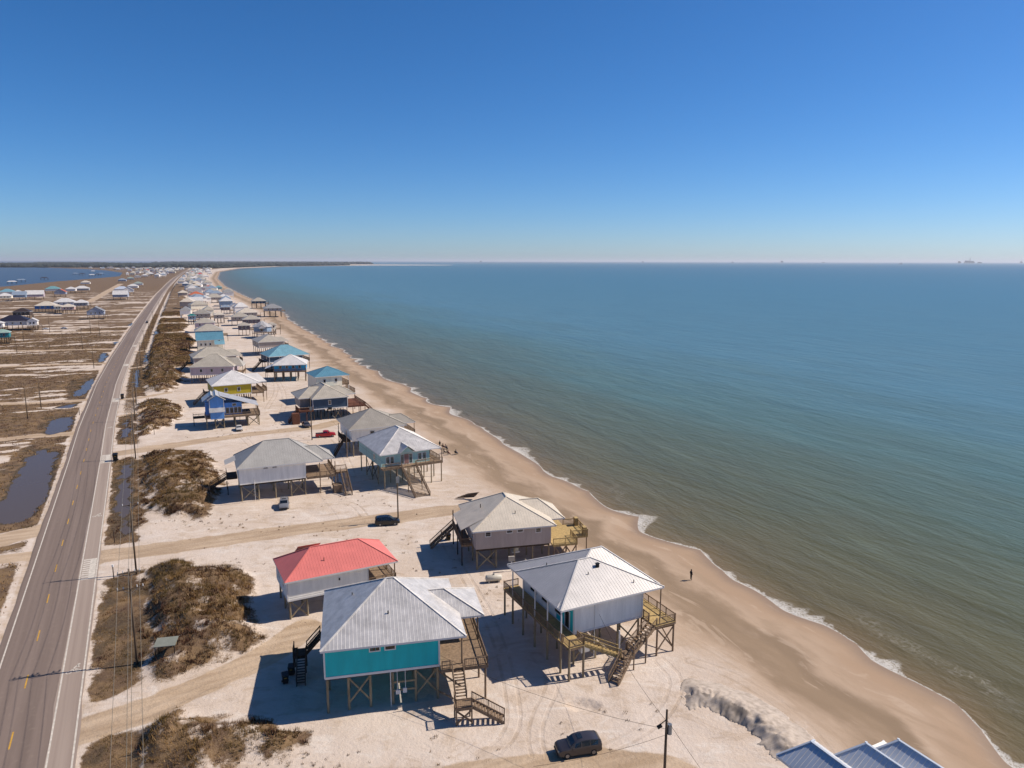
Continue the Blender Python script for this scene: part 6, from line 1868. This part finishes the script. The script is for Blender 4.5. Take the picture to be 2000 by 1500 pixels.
def scatter(n, s0, s1, t0, t1, thr, fade=1.0):
    s = rng.uniform(s0, s1, n); tr = rng.uniform(t0, t1, n)
    x, y = to_xy(s, t_road(s) + tr)
    z, veg, dirt, mud, wet, di, _, _ = ground_fields(x, y)
    keep = (veg > thr * rng.uniform(.6, 1.0, n)) & (mud < .85)
    return x[keep], y[keep], z[keep], veg[keep]

x, y, z, vg = scatter(74000, 62, 215, 6.6, 52, .45)
_hole = (fbm(x / 2.0, y / 2.0, 161, 4) > .31 + .14 * rng.uniform(-1, 1, len(x)))
x, y, z = x[_hole], y[_hole], z[_hole]
n = len(x)
blades('dune_grass', 'tawny dry grass covering the near dunes and ditch', x, y, z, np.clip(.12 + .75 * fbm(x / 2, y / 2, 141, 4), .2, .8) * np.where(z > .4, 1.0, .5) * rng.uniform(.5, 1.3, n), np.full(n, .26), 9, tints(x, y), np.full(n, .026))
# low woody clumps, dark red-brown
x, y, z, vg = scatter(9000, 62, 215, 12, 52, .9)
kk = fbm(x / 3.5, y / 3.5, 151, 4) > .52
x, y, z = x[kk], y[kk], z[kk]
n = len(x)
blades('dune_scrub', 'dark red-brown woody scrub on the near dunes', x, y, z, rng.uniform(.25, .8, n), rng.uniform(.3, .6, n), 22, np.where(rng.uniform(0, 1, (n, 1)) < .5, RUST, RUST * .6 + OLIVE * .3), np.full(n, .05))
x, y, z, vg = scatter(60000, 200, 760, 7, 46, .6)
n = len(x)
blades('belt_grass', 'brown grass of the dune belt running along the road', x, y, z, rng.uniform(.25, .7, n) * np.where(z > .4, 1.0, .5), np.full(n, .7), 7, tints(x, y, 3), np.full(n, .10))
x, y, z, vg = scatter(90000, 60, 620, -170, -5, .6)
n = len(x)
blades('flats_grass', 'low dry brown grass of the flats left of the road', x, y, z, rng.uniform(.15, .5, n), np.full(n, .7), 6, tints(x, y, 7) * .9, np.full(n, .09))
# stray tufts on the open sand
sx, sy = [], []
for (cx, cy, sp_, k) in ((-2.5, 101.5, 4, 14), (5.5, 103, 4, 10), (-20, 124, 7, 22), (-33, 146, 6, 16), (-24, 144, 5, 12), (-37, 90, 5, 30), (-26, 66.5, 5, 60), (-20, 64.5, 5, 40), (-58, 205, 9, 26), (-84, 205, 8, 24), (-34, 127.5, 8, 22), (-52, 131, 8, 30), (-61, 134, 6, 40), (10, 70, 8, 16), (-5, 68, 8, 16), (2, 97, 5, 8), (-73, 214, 8, 14), (-12, 112, 6, 10), (-45, 112, 6, 20)):
    sx.append(cx + rng.normal(0, sp_ * .6, k)); sy.append(cy + rng.normal(0, sp_ * .45, k))
x, y = np.concatenate(sx), np.concatenate(sy)
z = ground_fields(x, y)[0]
n = len(x)
blades('stray_tufts', 'scattered small dry tufts and twigs on the open sand', x, y, z, rng.uniform(.12, .45, n), rng.uniform(.1, .35, n), 16, tints(x, y, 9) * .8, np.full(n, .03))

# ---------------------------------------------------------------- air between the camera and the horizon
hz = MB(); hz.box(-95000, 95000, -3000, 110000, -22, 178)
hzm = bpy.data.materials.new('sea_air'); hzm.use_nodes = True
hn = hzm.node_tree; hn.nodes.clear()
hv = hn.nodes.new('ShaderNodeVolumePrincipled'); ho = hn.nodes.new('ShaderNodeOutputMaterial')
hv.inputs['Color'].default_value = (0.86, 0.90, 0.97, 1); hv.inputs['Density'].default_value = 3.0e-5; hv.inputs['Anisotropy'].default_value = 0.2
hn.links.new(hv.outputs[0], ho.inputs['Volume'])
haze = hz.build('haze', hzm); tag(haze, 'thin pale sea haze', kind='stuff')
